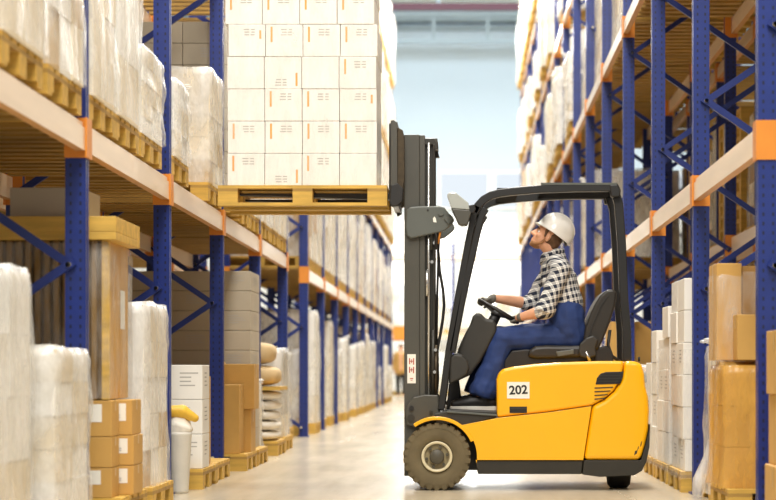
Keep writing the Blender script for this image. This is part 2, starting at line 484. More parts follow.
# ------------------------------------------------------------------ cartons and film
def carton(x0, x1, y0, y1, z0, z1, mat, label, group=None, tape=False, mark=None, sticker=None, print_=False, name='carton', rot=0, side=-1):
    """mark / print sit on the faces turned to the camera (-y) and to the aisle (side: +1 faces +x)"""
    m = MB().box(x0, x1, y0, y1, z0, z1)
    e = .0012; w, h, d = x1-x0, z1-z0, y1-y0
    if tape:
        m.mi = 1; ym = (y0+y1)/2
        m.quad([(x0, ym-.02, z1+e), (x1, ym-.02, z1+e), (x1, ym+.02, z1+e), (x0, ym+.02, z1+e)])
        xs = x1+e if side > 0 else x0-e
        m.quad([(xs, ym-.02, z1), (xs, ym+.02, z1), (xs, ym+.02, z1-h*.3), (xs, ym-.02, z1-h*.3)])
        xm = (x0+x1)/2
    if print_:
        m.mi = 2
        for r in range(4):
            zz = z0+h*(.78-.12*r); L = w*random.uniform(.25, .5)
            m.quad([(x0+w*.4, y0-e, zz), (x0+w*.4+L, y0-e, zz), (x0+w*.4+L, y0-e, zz-.008), (x0+w*.4, y0-e, zz-.008)])
            xs = x1+e if side > 0 else x0-e
            m.quad([(xs, y0+d*.3, zz), (xs, y0+d*(.5+.3*random.random()), zz), (xs, y0+d*.6, zz-.008), (xs, y0+d*.3, zz-.008)])
    if mark:
        m.mi = 3
        u, v0, v1 = (.13, .45, .93) if mark == 'left' else (.84, .08, .5)
        if mark == 'short': v0 = .55; v1 = .82
        m.quad([(x0+w*u, y0-e, z0+h*v0), (x0+w*(u+.055), y0-e, z0+h*v0), (x0+w*(u+.055), y0-e, z0+h*v1), (x0+w*u, y0-e, z0+h*v1)])
        m.mi = 2
        for r in range(3):
            ux = .42 if mark != 'right' else .3
            zz = z0+h*((.86 if mark != 'right' else .3)-.085*r)
            for a, b in ((0, .15), (.19, .3)):
                a += random.uniform(-.02, .02)
                m.quad([(x0+w*(ux+a), y0-e, zz), (x0+w*(ux+b), y0-e, zz), (x0+w*(ux+b), y0-e, zz-h*.03), (x0+w*(ux+a), y0-e, zz-h*.03)])
    o = m.build(name, [mat, M['tape'], M['ink'], M['orange_ink']], origin=((x0+x1)/2, (y0+y1)/2, z0), bevel=.004)
    tag(o, label, 'carton', group)
    if sticker:
        u0, u1, v0, v1 = sticker
        ms = MB().quad([(x0+w*u0, y0-.002, z0+h*v0), (x0+w*u1, y0-.002, z0+h*v0), (x0+w*u1, y0-.002, z0+h*v1), (x0+w*u0, y0-.002, z0+h*v1)])
        ms.mi = 1
        for r in range(2):
            zz = z0+h*(v0+.08+.07*r)
            ms.quad([(x0+w*(u0+.08), y0-.003, zz), (x0+w*(u1-.2), y0-.003, zz), (x0+w*(u1-.2), y0-.003, zz+.006), (x0+w*(u0+.08), y0-.003, zz+.006)])
        ms.build('label', [M['paper'], M['ink']], o)
    return o
def film_loops(x0, x1, y0, y1, z0, z1, seed, amp=.015, flare=.0, nz=14, top=True, rc=.06, tails=0):
    """closed sleeve of film around a load"""
    m = MB(); rings = []
    per = 56
    def rect(u):
        L = [(x1-x0), (y1-y0)]; tot = 2*(L[0]+L[1]); d = u*tot
        if d < L[0]: return Vector((x0+d, y0, 0))
        d -= L[0]
        if d < L[1]: return Vector((x1, y0+d, 0))
        d -= L[1]
        if d < L[0]: return Vector((x1-d, y1, 0))
        d -= L[0]; return Vector((x0, y1-d, 0))
    c = Vector(((x0+x1)/2, (y0+y1)/2, 0)); hx, hy = (x1-x0)/2, (y1-y0)/2
    for j in range(nz+1):
        t = j/nz; z = z0+(z1-z0)*t; ring = []
        for k in range(per):
            p = rect(k/per); q = p-c
            # round the corners
            ax, ay = max(abs(q.x)-(hx-rc), 0), max(abs(q.y)-(hy-rc), 0)
            if ax > 0 and ay > 0:
                L = math.hypot(ax, ay); f = rc/max(L, rc)
                q.x = math.copysign(hx-rc+ax*f, q.x); q.y = math.copysign(hy-rc+ay*f, q.y)
            n = noise.noise(Vector((p.x*4+seed*3.1, p.y*4, z*3)))*amp + noise.noise(Vector((p.x*11, p.y*11+seed, z*9)))*amp*.5
            g = q.normalized()*(n+flare*max(0, .25-t)*4)
            if t > .97: g -= q.normalized()*.02
            ring.append(m.bm.verts.new(c+q+g+Vector((0, 0, z+(noise.noise(Vector((p.x*3, p.y*3, seed)))*amp*2 if t > .9 else 0)))))
        rings.append(ring)
    for a, b in zip(rings, rings[1:]):
        for k in range(per): m._face([a[k], a[(k+1) % per], b[(k+1) % per], b[k]], True)
    if top:
        ctr = m.bm.verts.new(c+Vector((0, 0, z1+amp)))
        inner = [m.bm.verts.new(c+(v.co-c-Vector((0, 0, v.co.z)))*.55+Vector((0, 0, z1+amp*2*noise.noise(v.co*5+Vector((seed, 0, 0)))))) for v in rings[-1]]
        for k in range(per):
            m._face([rings[-1][k], rings[-1][(k+1) % per], inner[(k+1) % per], inner[k]], True)
            m._face([inner[k], inner[(k+1) % per], ctr], True)
    rnd = random.Random(seed)
    for _ in range(tails):       # knotted, torn ends of film
        k = rnd.randrange(per); b = rings[-1][k].co.copy()
        for q in range(4):
            m.sphere(b+Vector((rnd.uniform(-.05, .05), rnd.uniform(-.05, .05), rnd.uniform(-.03, .05))), (rnd.uniform(.02, .05), rnd.uniform(.02, .05), rnd.uniform(.01, .03)), u=8, v=6)
    return m
def block_mesh(nx, ny, nz, dx, dy, h, seed, drop=0):
    """cartons bundled inside one wrapped load"""
    rnd = random.Random(seed); m = MB()
    for i in range(nx):
        for j in range(ny):
            top = nz-(1 if rnd.random() < drop else 0)
            for k in range(top):
                jx, jy = rnd.uniform(-.008, .008), rnd.uniform(-.008, .008); g = .005; m.mi = 1 if rnd.random() < .04 else (2 if rnd.random() < .35 else 0)
                m.box(-dx/2+dx*i/nx+g+jx, -dx/2+dx*(i+1)/nx-g+jx, -dy/2+dy*j/ny+g+jy, -dy/2+dy*(j+1)/ny-g+jy, h*k/nz+.001, h*(k+1)/nz-.002)
    return m
VAR = {}
def wrapped(x, y, z, dx, dy, h, tone, var, label, group, tails=0, film='film'):
    """load of cartons under stretch film, a thing with its cartons and film as parts; x, y: centre of the base"""
    key = (tone, var, film)
    if key not in VAR:
        r = empty('wrapped_load', (0, 0, 0), label, 'wrapped load', group)
        n = ((3, 2, 4), (2, 2, 5), (3, 3, 5), (3, 2, 3))[var % 4]
        block_mesh(*n, 1.1, .76, 1.3, var*7+3, .15).build('carton_stack', [M[tone], M['tan_sack'], M['cream_board']], r)
        film_loops(-.57, .57, -.4, .4, .0, 1.32, var*13+5, .022, .01, tails=1+var % 2).build('film', M[film], r)
        VAR[key] = r; o = r
    else: o = dup(VAR[key], label=label, group=group)
    o.location = (x, y, z); o.scale = (dx/1.14, dy/.8, h/1.34)
    return o
# ------------------------------------------------------------------ load on the forks
YP0, YP1 = 13.32, 14.12
PZ = 2.012
pc = W(302.5, 0, 13.32).x
p = pallet(pc, (YP0+YP1)/2, PZ, 'light wooden pallet lifted on the forks of the yellow forklift', 'wooden pallets')
top0 = PZ+PH
marks = [['left', 'right', 'left', None], ['left', 'left', 'left', 'left'], [None, 'left', 'left', 'short'],
         [None, 'right', None, 'left'], ['short', 'left', 'left', 'left'], ['left', 'left', 'left', 'left'], ['left', 'left', 'left', 'left']]
rown = ['bottom row', 'second row up', 'third row up', 'fourth row up', 'fifth row up', 'sixth row up', 'seventh row up']
coln = ['leftmost', 'second from left', 'third from left', 'rightmost']
rh, cw = .229, .2655
bx0 = pc-2*cw-.005
for r in range(7):
    sh = (0, .002, .0, -.003, .006, -.017, -.01)[r]
    for c in range(4):
        mk = marks[r][c]
        d = {'left': 'with orange bar at upper left', 'right': 'with orange bar at lower right', 'short': 'with short orange dash', None: 'with plain blank front'}[mk]
        x0 = bx0+c*cw+sh
        carton(x0+.002, x0+cw-.002, YP0+.02+random.uniform(0, .006), YP0+.395, top0+r*rh+.001, top0+(r+1)*rh-.002, M['white_board'],
               f'white carton {d}, {rown[r]}, {coln[c]}, lifted load', 'white cartons on the lifted pallet', mark=mk)
    x0 = bx0+3*cw+sh
    carton(x0+.002, x0+cw-.002, YP0+.40, YP0+.775, top0+r*rh+.001, top0+(r+1)*rh-.002, M['white_board'],
           f'white carton behind the rightmost front one, {rown[r]} on the lifted pallet', 'white cartons on the lifted pallet')
f = film_loops(pc-.575, pc+.575, YP0+.005, YP1-.005, top0+.002, top0+7*rh+.03, 5, .012, .004, nz=24, rc=.03)
tag(f.build('stretch_film', M['clear_film'], origin=(pc, (YP0+YP1)/2, top0)), 'clear crinkled stretch film around the white cartons lifted by the forklift', 'stretch film')

# ------------------------------------------------------------------ left rack, floor level
G = 'loads on the floor under the left rack'
def floor_load(x1, y0, y1, h, tone, var, lab, dx=1.15, tails=0, plab=None, left=True, film='film', simple=False):
    xc = x1-dx/2 if left else x1+dx/2
    yc = (y0+y1)/2
    pallet(xc, yc, 0, plab or ('wooden pallet under the '+lab), 'wooden pallets', simple)
    return wrapped(xc, yc, PH, dx, y1-y0, h-PH, tone, var, lab, G if left else G.replace('left', 'right'), film=film)
floor_load(-2.0, 7.95, 8.8, 1.33, 'white_board', 0, 'tall cream wrapped load at the lower left edge of the picture', tails=2)
floor_load(-1.93, 8.95, 9.8, .97, 'white_board', 1, 'low cream wrapped load just before the first left upright')
# stacked brown cartons with labels, tall ribbed bundle on top
pallet(-2.47, 10.70, 0, 'wooden pallet under the small brown labelled cartons by the first left upright', 'wooden pallets')
zs = [PH, .31, .48, .68]
for r, nm in enumerate(('bottom', 'middle', 'top')):
    carton(-2.20, -1.93, 10.30, 10.52, zs[r]+.001, zs[r+1]-.002, M['kraft'], f'small brown carton with white label, {nm} of front column under ribbed bundle', 'brown labelled cartons', True,
           sticker=((.08, .78, .45, .92), (.05, .5, .4, .92), (.1, .8, .4, .9))[r], side=1)
    carton(-2.2, -1.855-.01*(r == 2), 10.56, 10.86, zs[r]+.001, zs[r+1]-.002, M['kraft'], f'small brown carton with white label, {nm} of rear column under ribbed bundle', 'brown labelled cartons', True,
           sticker=(.72, .9, .4, .9), side=1)
    carton(-2.60, -2.21, 10.30, 10.98, zs[r]+.001, zs[r+1]-.002, M['kraft2'], f'brown carton behind the first left upright, {nm} of its stack', 'brown labelled cartons', True, side=1)
r = empty('ribbed_bundle', (-2.28, 10.65, .68), 'tall ribbed brown bundle with yellow lid on top of the brown cartons', 'bundle')
m = MB()
n = 13
for i in range(n):
    x = -2.60+.62*i/(n-1)
    m.prism([(x-.018, 10.33), (x-.012, 10.312), (x+.012, 10.312), (x+.018, 10.33), (x+.018, 10.36), (x-.018, 10.36)], .683, 1.557, 'Z')
m.box(-2.62, -1.985, 10.36, 10.97, .683, 1.557)
m.build('ribbed_sides', M['rib'], r)
MB().prism([(-1.985, 10.305), (-1.945, 10.305), (-1.945, 10.345), (-1.96, 10.345), (-1.96, 10.32), (-1.985, 10.32)], .683, 1.557, 'Z').build('corner_post', M['wood'], r)
MB().box(-1.983, -1.962, 10.36, 10.97, .683, 1.557).jitter(.004).build('side_panel', M['kraft'], r)
m = MB().box(-2.66, -1.90, 10.26, 11.02, 1.557, 1.60); m.box(-2.66, -1.90, 10.26, 10.285, 1.60, 1.685); m.box(-2.66, -1.90, 10.995, 11.02, 1.60, 1.685)
m.box(-1.925, -1.90, 10.285, 10.995, 1.60, 1.685); m.box(-2.66, -2.635, 10.285, 10.995, 1.60, 1.685); m.box(-2.63, -1.93, 10.29, 10.99, 1.60, 1.66)
m.build('lid', M['wood'], r, bevel=.004)
MB().quad([(-1.959, 10.72, 1.08), (-1.959, 10.86, 1.08), (-1.959, 10.86, 1.3), (-1.959, 10.72, 1.3)]).build('label', M['cyan_wrap'], r)
film_loops(-2.66, -1.935, 10.28, 11.0, .69, 1.545, 22, .008, .0, top=False, rc=.02).build('film', M['clear_film'], r)
carton(-2.50, -2.10, 10.35, 10.85, 1.69, 1.85, M['grey_board'], 'flat grey carton lying on the yellow lid of the ribbed bundle', None)
floor_load(-1.88, 11.15, 12.05, 1.27, 'white_board', 2, 'white wrapped load with torn film before the second left upright', tails=2)
# bin and yellow bag
r = empty('waste_bin', (-1.93, 12.93, 0), 'small translucent wrapped bin standing beside the second left upright', 'bin')
m = MB().lathe([(.06, .0), (.066, .02), (.088, .40), (.094, .42), (.088, .42), (.083, .4), (.06, .03)], (-1.96, 12.93, 0), 'Z', 20)
m.build('bin_body', M['bin'], r)
m = MB().sphere((-1.965, 12.93, .45), (.1, .08, .085)).jitter(.03, 16); m.build('liner', M['sack'], r, smooth=True)
m = MB(); m.chain([(-2.02, 12.9, .565), (-1.94, 12.91, .565), (-1.85, 12.93, .515)], [.045, .048, .03]); m.jitter(.012, 12)
tag(remeshed(m, 'yellow_bag', M['yellow_bag'], origin=(-1.94, 12.91, .56), voxel=.01, it=2), 'crumpled yellow bag lying on top of the small bin', 'bag')
# white cartons behind it
pallet(-2.45, 13.72, 0, 'wooden pallet under the white printed cartons on the left', 'wooden pallets')
for c, (a, b) in enumerate(((-2.13, -1.862), (-2.42, -2.14))):
    for k in range(3):
        carton(a, b, 13.38, 13.74, PH+.247*k+.001, PH+.247*(k+1)-.002, M['white_board'],
               f'white printed carton, {("bottom", "middle", "top")[k]} of the {("aisle-side", "inner")[c]} stack past second left upright', 'white printed cartons', print_=True, side=1)
carton(-2.05, -1.90, 13.8, 14.1, PH+.001, .80, M['kraft'], 'tall narrow brown carton behind the white printed cartons', None, True, side=1)
pallet(-2.47, 14.62, 0, 'empty-fronted wooden pallet just before the third left upright', 'wooden pallets')
carton(-2.9, -2.25, 14.3, 14.95, PH+.001, .6, M['kraft2'], 'wide brown carton deep on the pallet before the third left upright', None, True, side=1)
# bay past the third upright
pallet(-2.42, 16.15, 0, 'wooden pallet under the two brown cartons past the third left upright', 'wooden pallets')
carton(-2.06, -1.885, 15.78, 16.1, PH+.001, .725, M['kraft'], 'upright brown carton standing just past the third left upright', None, True, side=1)
carton(-2.02, -1.83, 16.15, 16.5, PH+.001, .51, M['kraft'], 'brown carton under the larger open carton on the left', None, True, side=1)
o = carton(-2.1, -1.80, 16.13, 16.5, .512, .9, M['kraft'], 'larger brown carton with raised flap on top of another carton', None, True, side=1)
MB().prism([(-2.1, .9), (-2.09, .9), (-2.13, .97), (-2.14, .968)], 16.14, 16.49, 'Y').build('flap', M['kraft'], o)
pallet(-2.42, 17.05, 0, 'wooden pallet under the tall stack of grey cartons', 'wooden pallets')
for k in range(9):
    for c in range(3):
        carton(-2.97+c*.36, -2.97+(c+1)*.36-.004, 16.68, 17.4, PH+.176*k+.001, PH+.176*(k+1)-.002, M['grey_board'],
               f'grey carton, {ORD[k].replace("nearest", "first")} from the bottom, {("inner", "middle", "aisle-side")[c]} column of the tall grey stack', 'grey cartons in the tall stack', print_=(k+c) % 2 == 0, side=1)
wrapped(-2.45, 17.95, 0, 1.0, .7, .75, 'white_board', 3, 'low white wrapped load behind the tall grey carton stack', G)
# sacks
pallet(-2.44, 19.0, 0, 'wooden pallet under the stack of white sacks', 'wooden pallets')
def sack(z, h, x0, x1, y0, y1, mat, lab, grp, seed):
    m = MB(); m.sphere(((x0+x1)/2, (y0+y1)/2, z+h/2), (1, 1, 1), u=24, v=14)
    for v in m.bm.verts:
        q = v.co-Vector(((x0+x1)/2, (y0+y1)/2, z+h/2))
        f = lambda a, e: math.copysign(abs(a)**e, a)
        v.co = Vector(((x0+x1)/2+f(q.x, .45)*(x1-x0)/2, (y0+y1)/2+f(q.y, .45)*(y1-y0)/2, z+h/2+f(q.z, .6)*h/2))
        v.co.xy += Vector(noise.noise_vector(v.co*7+Vector((seed, 0, 0)))).xy*.015
    return tag(m.build('sack', mat, origin=((x0+x1)/2, (y0+y1)/2, z)), lab, 'sack', grp)
for k in range(5):
    sack(PH+.1*k, .104, -3.0, -1.86+.01*(k % 2), 18.62, 19.38, M['sack'], f'white sack, {ORD[k].replace("nearest", "first")} from bottom of the sack stack on the left', 'white sacks on the left', k)
tag(MB().box(-3.02, -1.82, 18.6, 19.4, PH+.504, PH+.54).build('board', M['wood'], origin=(-2.4, 19, PH+.504)), 'flat wooden board between the white sacks and the tan bundles', 'board')
sack(PH+.54, .22, -3.0, -1.85, 18.62, 19.38, M['tan_sack'], 'lower tan sack on the board over the white sacks', 'tan sacks on the left', 11)
sack(PH+.755, .24, -2.98, -1.9, 18.64, 19.36, M['tan_sack'], 'upper rounded tan sack on top of the sack stack', 'tan sacks on the left', 12)
floor_load(-1.9, 19.75, 20.6, 1.1, 'grey_board', 0, 'grey wrapped load just past the sack stack on the left', simple=True)
# gap between the two left racks: low guard rail and cartons behind
r = empty('rack_guard', (-2.6, 22.0, 0), 'low dark blue guard rail on the floor at the gap between the left racks', 'guard rail')
for x in (-2.95, -2.1): MB().box(x-.04, x+.04, 21.95, 22.05, 0, .42).build('post', M['blue'], r)
MB().box(-3.0, -2.05, 21.97, 22.03, .14, .2).build('rail', M['blue'], r); MB().bar((-2.95, 22.0, .4), (-2.1, 22.0, .2), .06, .04).build('brace', M['blue'], r)
floor_load(-2.15, 22.6, 23.5, 1.05, 'white_board', 3, 'white wrapped load behind the blue guard rail in the gap', simple=True)
# far floor loads
rnd = random.Random(3)
tones = ['white_board', 'cream_board', 'white_board', 'white_board', 'cream_board', 'kraft']
i = 0
for b in range(10):
    y0 = 24.06+BAY*b
    for k in range(3 if b < 5 else 2):
        w = .86 if b < 5 else 1.25
        yy = y0+.1+k*(.9 if b < 5 else 1.33)
        h = rnd.uniform(.8, 1.6); t = tones[rnd.randrange(6)]
        lab = f'pale wrapped load on the floor of the far left rack, {nth(i)}'
        xx = rnd.choice([-2.1, -2.04, -1.98])
        pallet(xx-.6, yy+w/2, 0, f'pallet under the floor load of the far left rack, {nth(i)}', 'wooden pallets', True)
        wrapped(xx-.575, yy+w/2, PH, 1.15, w-.04, h, t, rnd.randrange(4), lab, 'far left floor loads'); i += 1
# ------------------------------------------------------------------ left rack, first shelf
def shelf_run(specs, xfa, z, lab, plab, grp, left=True, simple=True):
    for i, (y0, w, h, t, v) in enumerate(specs):
        xface = xfa(y0) if callable(xfa) else xfa
        dx = 1.14; px = xface-.6-.03 if left else xface+.63
        xc = xface-dx/2 if left else xface+dx/2
        pallet(px, y0+w/2, z, plab.format(nth(i)), 'wooden pallets', simple)
        wrapped(xc, y0+w/2, z+PH, dx, w, h, t, v, lab.format(nth(i)), grp)
sp = [(7.2, .8, 1.5, 'white_board', 0), (8.12, .82, 1.5, 'cream_board', 1), (9.02, .82, 1.5, 'white_board', 2),
      (10.05, .72, 1.5, 'cream_board', 3), (10.82, .72, 1.45, 'white_board', 0), (11.64, .8, .56, 'white_board', 1),
      (12.9, .7, .56, 'white_board', 3), (14.7, .8, .92, 'cream_board', 2), (16.65, .82, 1.5, 'white_board', 1), (17.55, .82, 1.3, 'white_board', 2),
      (18.55, .82, 1.4, 'white_board', 3), (19.45, .82, 1.4, 'white_board', 0), (20.35, .82, 1.4, 'cream_board', 1)]
shelf_run(sp, -1.97, BT, 'white wrapped load on the first shelf of the near left rack, {}', 'pallet on the first shelf of the near left rack, {}', 'first shelf loads, near left rack', simple=False)
sp = []; rnd = random.Random(5)
for b in range(10):
    n, w = (3, .84) if b < 5 else (2, 1.28)
    for k in range(n): sp.append((24.06+BAY*b+.1+k*(w+.06), w, rnd.uniform(1.25, 1.7), rnd.choice(tones), rnd.randrange(4)))
shelf_run(sp, -2.0, BT, 'pale wrapped load on the first shelf of the far left rack, {}', 'pallet on the first shelf of the far left rack, {}', 'first shelf loads, far left rack')
pallet(-2.54, 16.15, BT, 'pallet under the printed grey cartons on the first shelf of the left rack', 'wooden pallets')
for k in range(8):
    for c in range(3):
        carton(-3.11+c*.375, -3.11+(c+1)*.375-.004, 15.78, 16.5, BT+PH+.182*k+.001, BT+PH+.182*(k+1)-.002, M['grey_board'],
               f'grey carton on the left first shelf, {ORD[k].replace("nearest", "first")} from bottom, {("inner", "middle", "aisle-side")[c]} column', 'grey cartons on the left first shelf', print_=(k+c) % 2 == 0, side=1)
# higher shelves of the far left rack, seen past the lifted load
for L, zz in (('second', 4.324), ('third', 6.474), ('fourth', 8.624)):
    sp = []
    for b in range(3 if L == 'second' else 5, 10):
        for k in range(2): sp.append((24.06+BAY*b+.1+k*1.34, 1.2, rnd.uniform(1.5, 1.85), rnd.choice(tones), rnd.randrange(4)))
    shelf_run(sp, -1.9, zz, f'pale wrapped load on the {L} shelf of the far left rack, {{}}', f'pallet on the {L} shelf of the far left rack, {{}}', f'{L} shelf loads, far left rack')

# ------------------------------------------------------------------ rear cartons behind the left rack (seen over the shelf loads)
for b, (y0, nrow, tone) in enumerate(((11.0, 3, 'grey_board'), (13.9, 4, 'grey_board'), (16.3, 4, 'grey_board'))):
    for c in range(3):
        for k in range(nrow):
            x0 = -4.2+c*.31
            carton(x0, x0+.305, y0, y0+.6, BT+PH+.36*k+.001, BT+PH+.36*(k+1)-.002, M[tone],
                   f'grey carton, rear left rack, {("nearest", "middle", "farther")[b]} stack, {ORD[k].replace("nearest", "first")} from bottom, {("left", "middle", "right")[c]} column', 'grey cartons on the rear left rack', side=1, print_=c == 2)
    pallet(-3.86, y0+.35, BT, f'pallet under the {("nearest", "middle", "farther")[b]} grey carton stack on the rear left rack', 'wooden pallets', True)
for i, (y, t) in enumerate(((8.6, 'kraft2'), (11.4, 'kraft2'), (13.4, 'grey_board'), (15.2, 'kraft2'), (17.5, 'grey_board'), (20.3, 'kraft2'))):
    pallet(-3.85, y, 0, f'pallet on the floor of the rear left rack, {nth(i)}', 'wooden pallets', True)
    wrapped(-3.86, y, PH, 1.1, .8, 1.5, t, i, f'dull wrapped load on the floor of the rear left rack, {nth(i)}', 'floor loads, rear left rack')
# ------------------------------------------------------------------ right rack, floor level
G2 = 'right'
carton(1.56, 1.95, 9.25, 9.75, .001, .36, M['kraft'], 'brown carton at the right edge of the picture, bottom of its stack', 'brown cartons at the right edge', True)
carton(1.58, 1.95, 9.27, 9.75, .362, .72, M['kraft'], 'brown carton at the right edge of the picture, middle of its stack', 'brown cartons at the right edge', True)
carton(1.565, 1.93, 9.26, 9.73, .722, 1.045, M['kraft'], 'brown carton at the right edge of the picture, top of its stack', 'brown cartons at the right edge', True)
pallet(2.15, 11.42, 0, 'wooden pallet under the amber wrapped cartons on the right', 'wooden pallets')
r = empty('amber_load', (1.95, 11.42, PH), 'amber film wrapped base load of cartons low behind the right foreground upright', 'wrapped load')
m = MB()
for k in range(3):
    for c in range(3): m.box(1.545+c*.27, 1.545+c*.27+.266, 11.16, 11.7, PH+.003+.243*k, PH+.243*(k+1))
m.build('carton_stack', M['kraft'], r); film_loops(1.525, 2.38, 11.13, 11.73, PH, .885, 31, .014, .02, rc=.03).build('film', M['amber_film'], r)
carton(1.62, 1.81, 11.14, 11.32, .905, 1.175, M['kraft'], 'small brown carton in front of the tall brown cartons on the right', 'brown cartons on the right', True)
carton(1.525, 1.675, 11.34, 11.7, .905, 1.49, M['kraft'], 'tall narrow brown carton nearest the aisle over the amber load', 'brown cartons on the right', True)
carton(1.68, 1.99, 11.36, 11.7, .905, 1.475, M['kraft2'], 'wide tall brown carton beside the tall narrow one on the right', 'brown cartons on the right', True)
carton(2.0, 2.36, 11.34, 11.7, .905, 1.35, M['kraft2'], 'shorter brown carton deepest in the shelf over the amber load', 'brown cartons on the right', True)
f = film_loops(1.515, 2.0, 11.33, 11.715, .9, 1.44, 33, .008, top=False, rc=.02)
tag(f.build('stretch_film', M['clear_film'], origin=(1.75, 11.5, .9)), 'thin clear film around the tall brown cartons on the right', 'stretch film')
pallet(2.2, 12.25, 0, 'wooden pallet under the low wrapped load beside the second right upright', 'wooden pallets')
r = empty('wrapped_load', (2.17, 12.2, PH), 'low wrapped load with loose white film beside the second right upright', 'wrapped load')
m = block_mesh(3, 2, 3, 1.08, .76, .82, 9, 0); bmesh.ops.translate(m.bm, verts=m.bm.verts, vec=(2.17, 12.2, PH)); m.build('carton_stack', [M['kraft'], M['kraft'], M['cream_board']], r)
film_loops(1.6, 2.73, 11.8, 12.6, .06, 1.0, 41, .02, .06, tails=2).build('film', M['film'], r)
m = MB(); pts = [(1.63, 11.79, .98), (1.60, 11.77, .8), (1.61, 11.76, .6), (1.56, 11.75, .45), (1.52, 11.74, .3), (1.47, 11.74, .16), (1.46, 11.75, .06)]
m.tube(pts, [.012, .02, .016, .022, .03, .045, .04], 8); m.jitter(.012, 14); m.build('film_tail', M['film'], r, smooth=True)
# stepped stacks of white cartons
hs = [(13.0, 6, .2235, 1.50), (13.95, 5, .236, 1.5), (14.85, 4, .255, 1.5)]
for s, (y0, n, ch, xf) in enumerate(hs):
    nm = ('tallest, nearest', 'middle', 'lowest, farthest')[s]
    pallet(xf+.6, y0+.4, 0, f'wooden pallet under the {nm} white carton stack on the right', 'wooden pallets')
    for k in range(n):
        for c in range(2):
            for d in range(2 if k < n-1 or s == 0 else 1):
                jx = random.uniform(-.008, .008)
                x0 = xf+.02+c*.34+jx; ya = y0+.01+d*.39
                carton(x0, x0+.336, ya, ya+.385, PH+ch*k+.001, PH+ch*(k+1)-.002, M['white_board'],
                       f'white carton of the {nm} right stack, {ORD[k].replace("nearest", "first")} from bottom, {("aisle side", "inner side")[c]}, {("front", "back")[d]}', 'white cartons on the right', print_=(k+c+s) % 3 == 0, side=-1)
    f = film_loops(xf, xf+.72, y0-.01, y0+.81, PH-.05, PH+ch*(n-(2.2 if s == 0 else 1.3)), 50+s, .012, .02, top=False, rc=.02)
    tag(f.build('stretch_film', M['clear_film'], origin=(xf+.36, y0+.4, PH)), f'thin film around the {nm} white carton stack on the right', 'stretch film')
# bays behind the forklift
for i, (y0, h, t) in enumerate(((15.85, .8, 'cream_board'), (16.8, .9, 'kraft'), (17.66, .9, 'white_board'), (19.6, 1.2, 'kraft'), (20.5, 1.1, 'cream_board'), (21.5, 1.4, 'kraft'),
                                (22.4, 1.2, 'white_board'), (24.3, 1.4, 'kraft'), (25.3, 1.3, 'white_board'), (27.2, 1.5, 'white_board'), (28.2, 1.3, 'cream_board'), (30, 1.4, 'white_board'), (31, 1.4, 'cream_board'), (32.9, 1.4, 'white_board'), (34.3, 1.4, 'white_board'),
                                (36, 1.5, 'white_board'), (38.6, 1.4, 'cream_board'), (41.5, 1.5, 'white_board'), (44.3, 1.5, 'white_board'), (47.2, 1.5, 'white_board'), (50, 1.5, 'white_board'))):
    pallet(2.15, y0+.4, 0, f'pallet on the floor of the right rack beyond the white stacks, {nth(i)}', 'wooden pallets', True)
    wrapped(2.08, y0+.4, PH, 1.13, .82, h-PH, t, i, f'wrapped load on the floor of the right rack beyond the white stacks, {nth(i)}', 'floor loads of the right rack')
pallet(2.1, 19.05, 0, 'pallet under the brown cartons seen behind the forklift seat', 'wooden pallets', True)
carton(1.45, 1.98, 18.66, 19.44, PH+.001, .74, M['kraft'], 'lower brown carton seen behind the forklift seat', 'brown cartons behind the forklift seat', True)
carton(1.46, 1.97, 18.66, 19.42, .742, 1.33, M['kraft'], 'upper brown carton seen behind the forklift seat', 'brown cartons behind the forklift seat', True)
carton(2.0, 2.5, 18.68, 19.4, PH+.001, 1.2, M['kraft2'], 'tall brown carton deep in the rack behind the forklift seat', 'brown cartons behind the forklift seat', True)
# shelves of the right rack
rnd = random.Random(11)
def run(y0, y1, per=3, hr=(1.2, 1.75), skip=0):
    out = []; y = y0
    while y+BAY <= y1+.01:
        w = (BAY-.2-.06*(per-1))/per
        for k in range(per):
            if rnd.random() >= skip: out.append((y+.1+k*(w+.06), w, rnd.uniform(*hr), rnd.choice(tones), rnd.randrange(4)))
        y += BAY
    return out
shelf_run(run(24.15, 52.4, 2, (.7, 1.5), .2), 1.66, BT, 'pale wrapped load on the first shelf of the right rack, {}', 'pallet on the first shelf of the right rack, {}', 'first shelf loads, right rack', False)
sp = run(10.05, 21.4, 3, (1.3, 1.6)); nb = len(sp); sp += run(21.33, 52.4, 2, (.6, 1.5), .12)
shelf_run(sp, lambda y: 1.67 if y < 27 else (1.5, 1.55, 1.46)[int(y*3) % 3], 4.324, 'pale wrapped load on the second shelf of the right rack, {}', 'pallet on the second shelf of the right rack, {}', 'second shelf loads, right rack', False)
shelf_run(run(29.79, 52.4, 2, (.7, 1.7), .12), lambda y: (1.5, 1.44, 1.54)[int(y*3) % 3], 6.474, 'pale wrapped load on the third shelf of the right rack, {}', 'pallet on the third shelf of the right rack, {}', 'third shelf loads, right rack', False)
shelf_run(run(35.43, 52.4, 2, (1.4, 1.8)), 1.45, 8.624, 'pale wrapped load on the fourth shelf of the right rack, {}', 'pallet on the fourth shelf of the right rack, {}', 'fourth shelf loads, right rack', False)
BR = 2.151
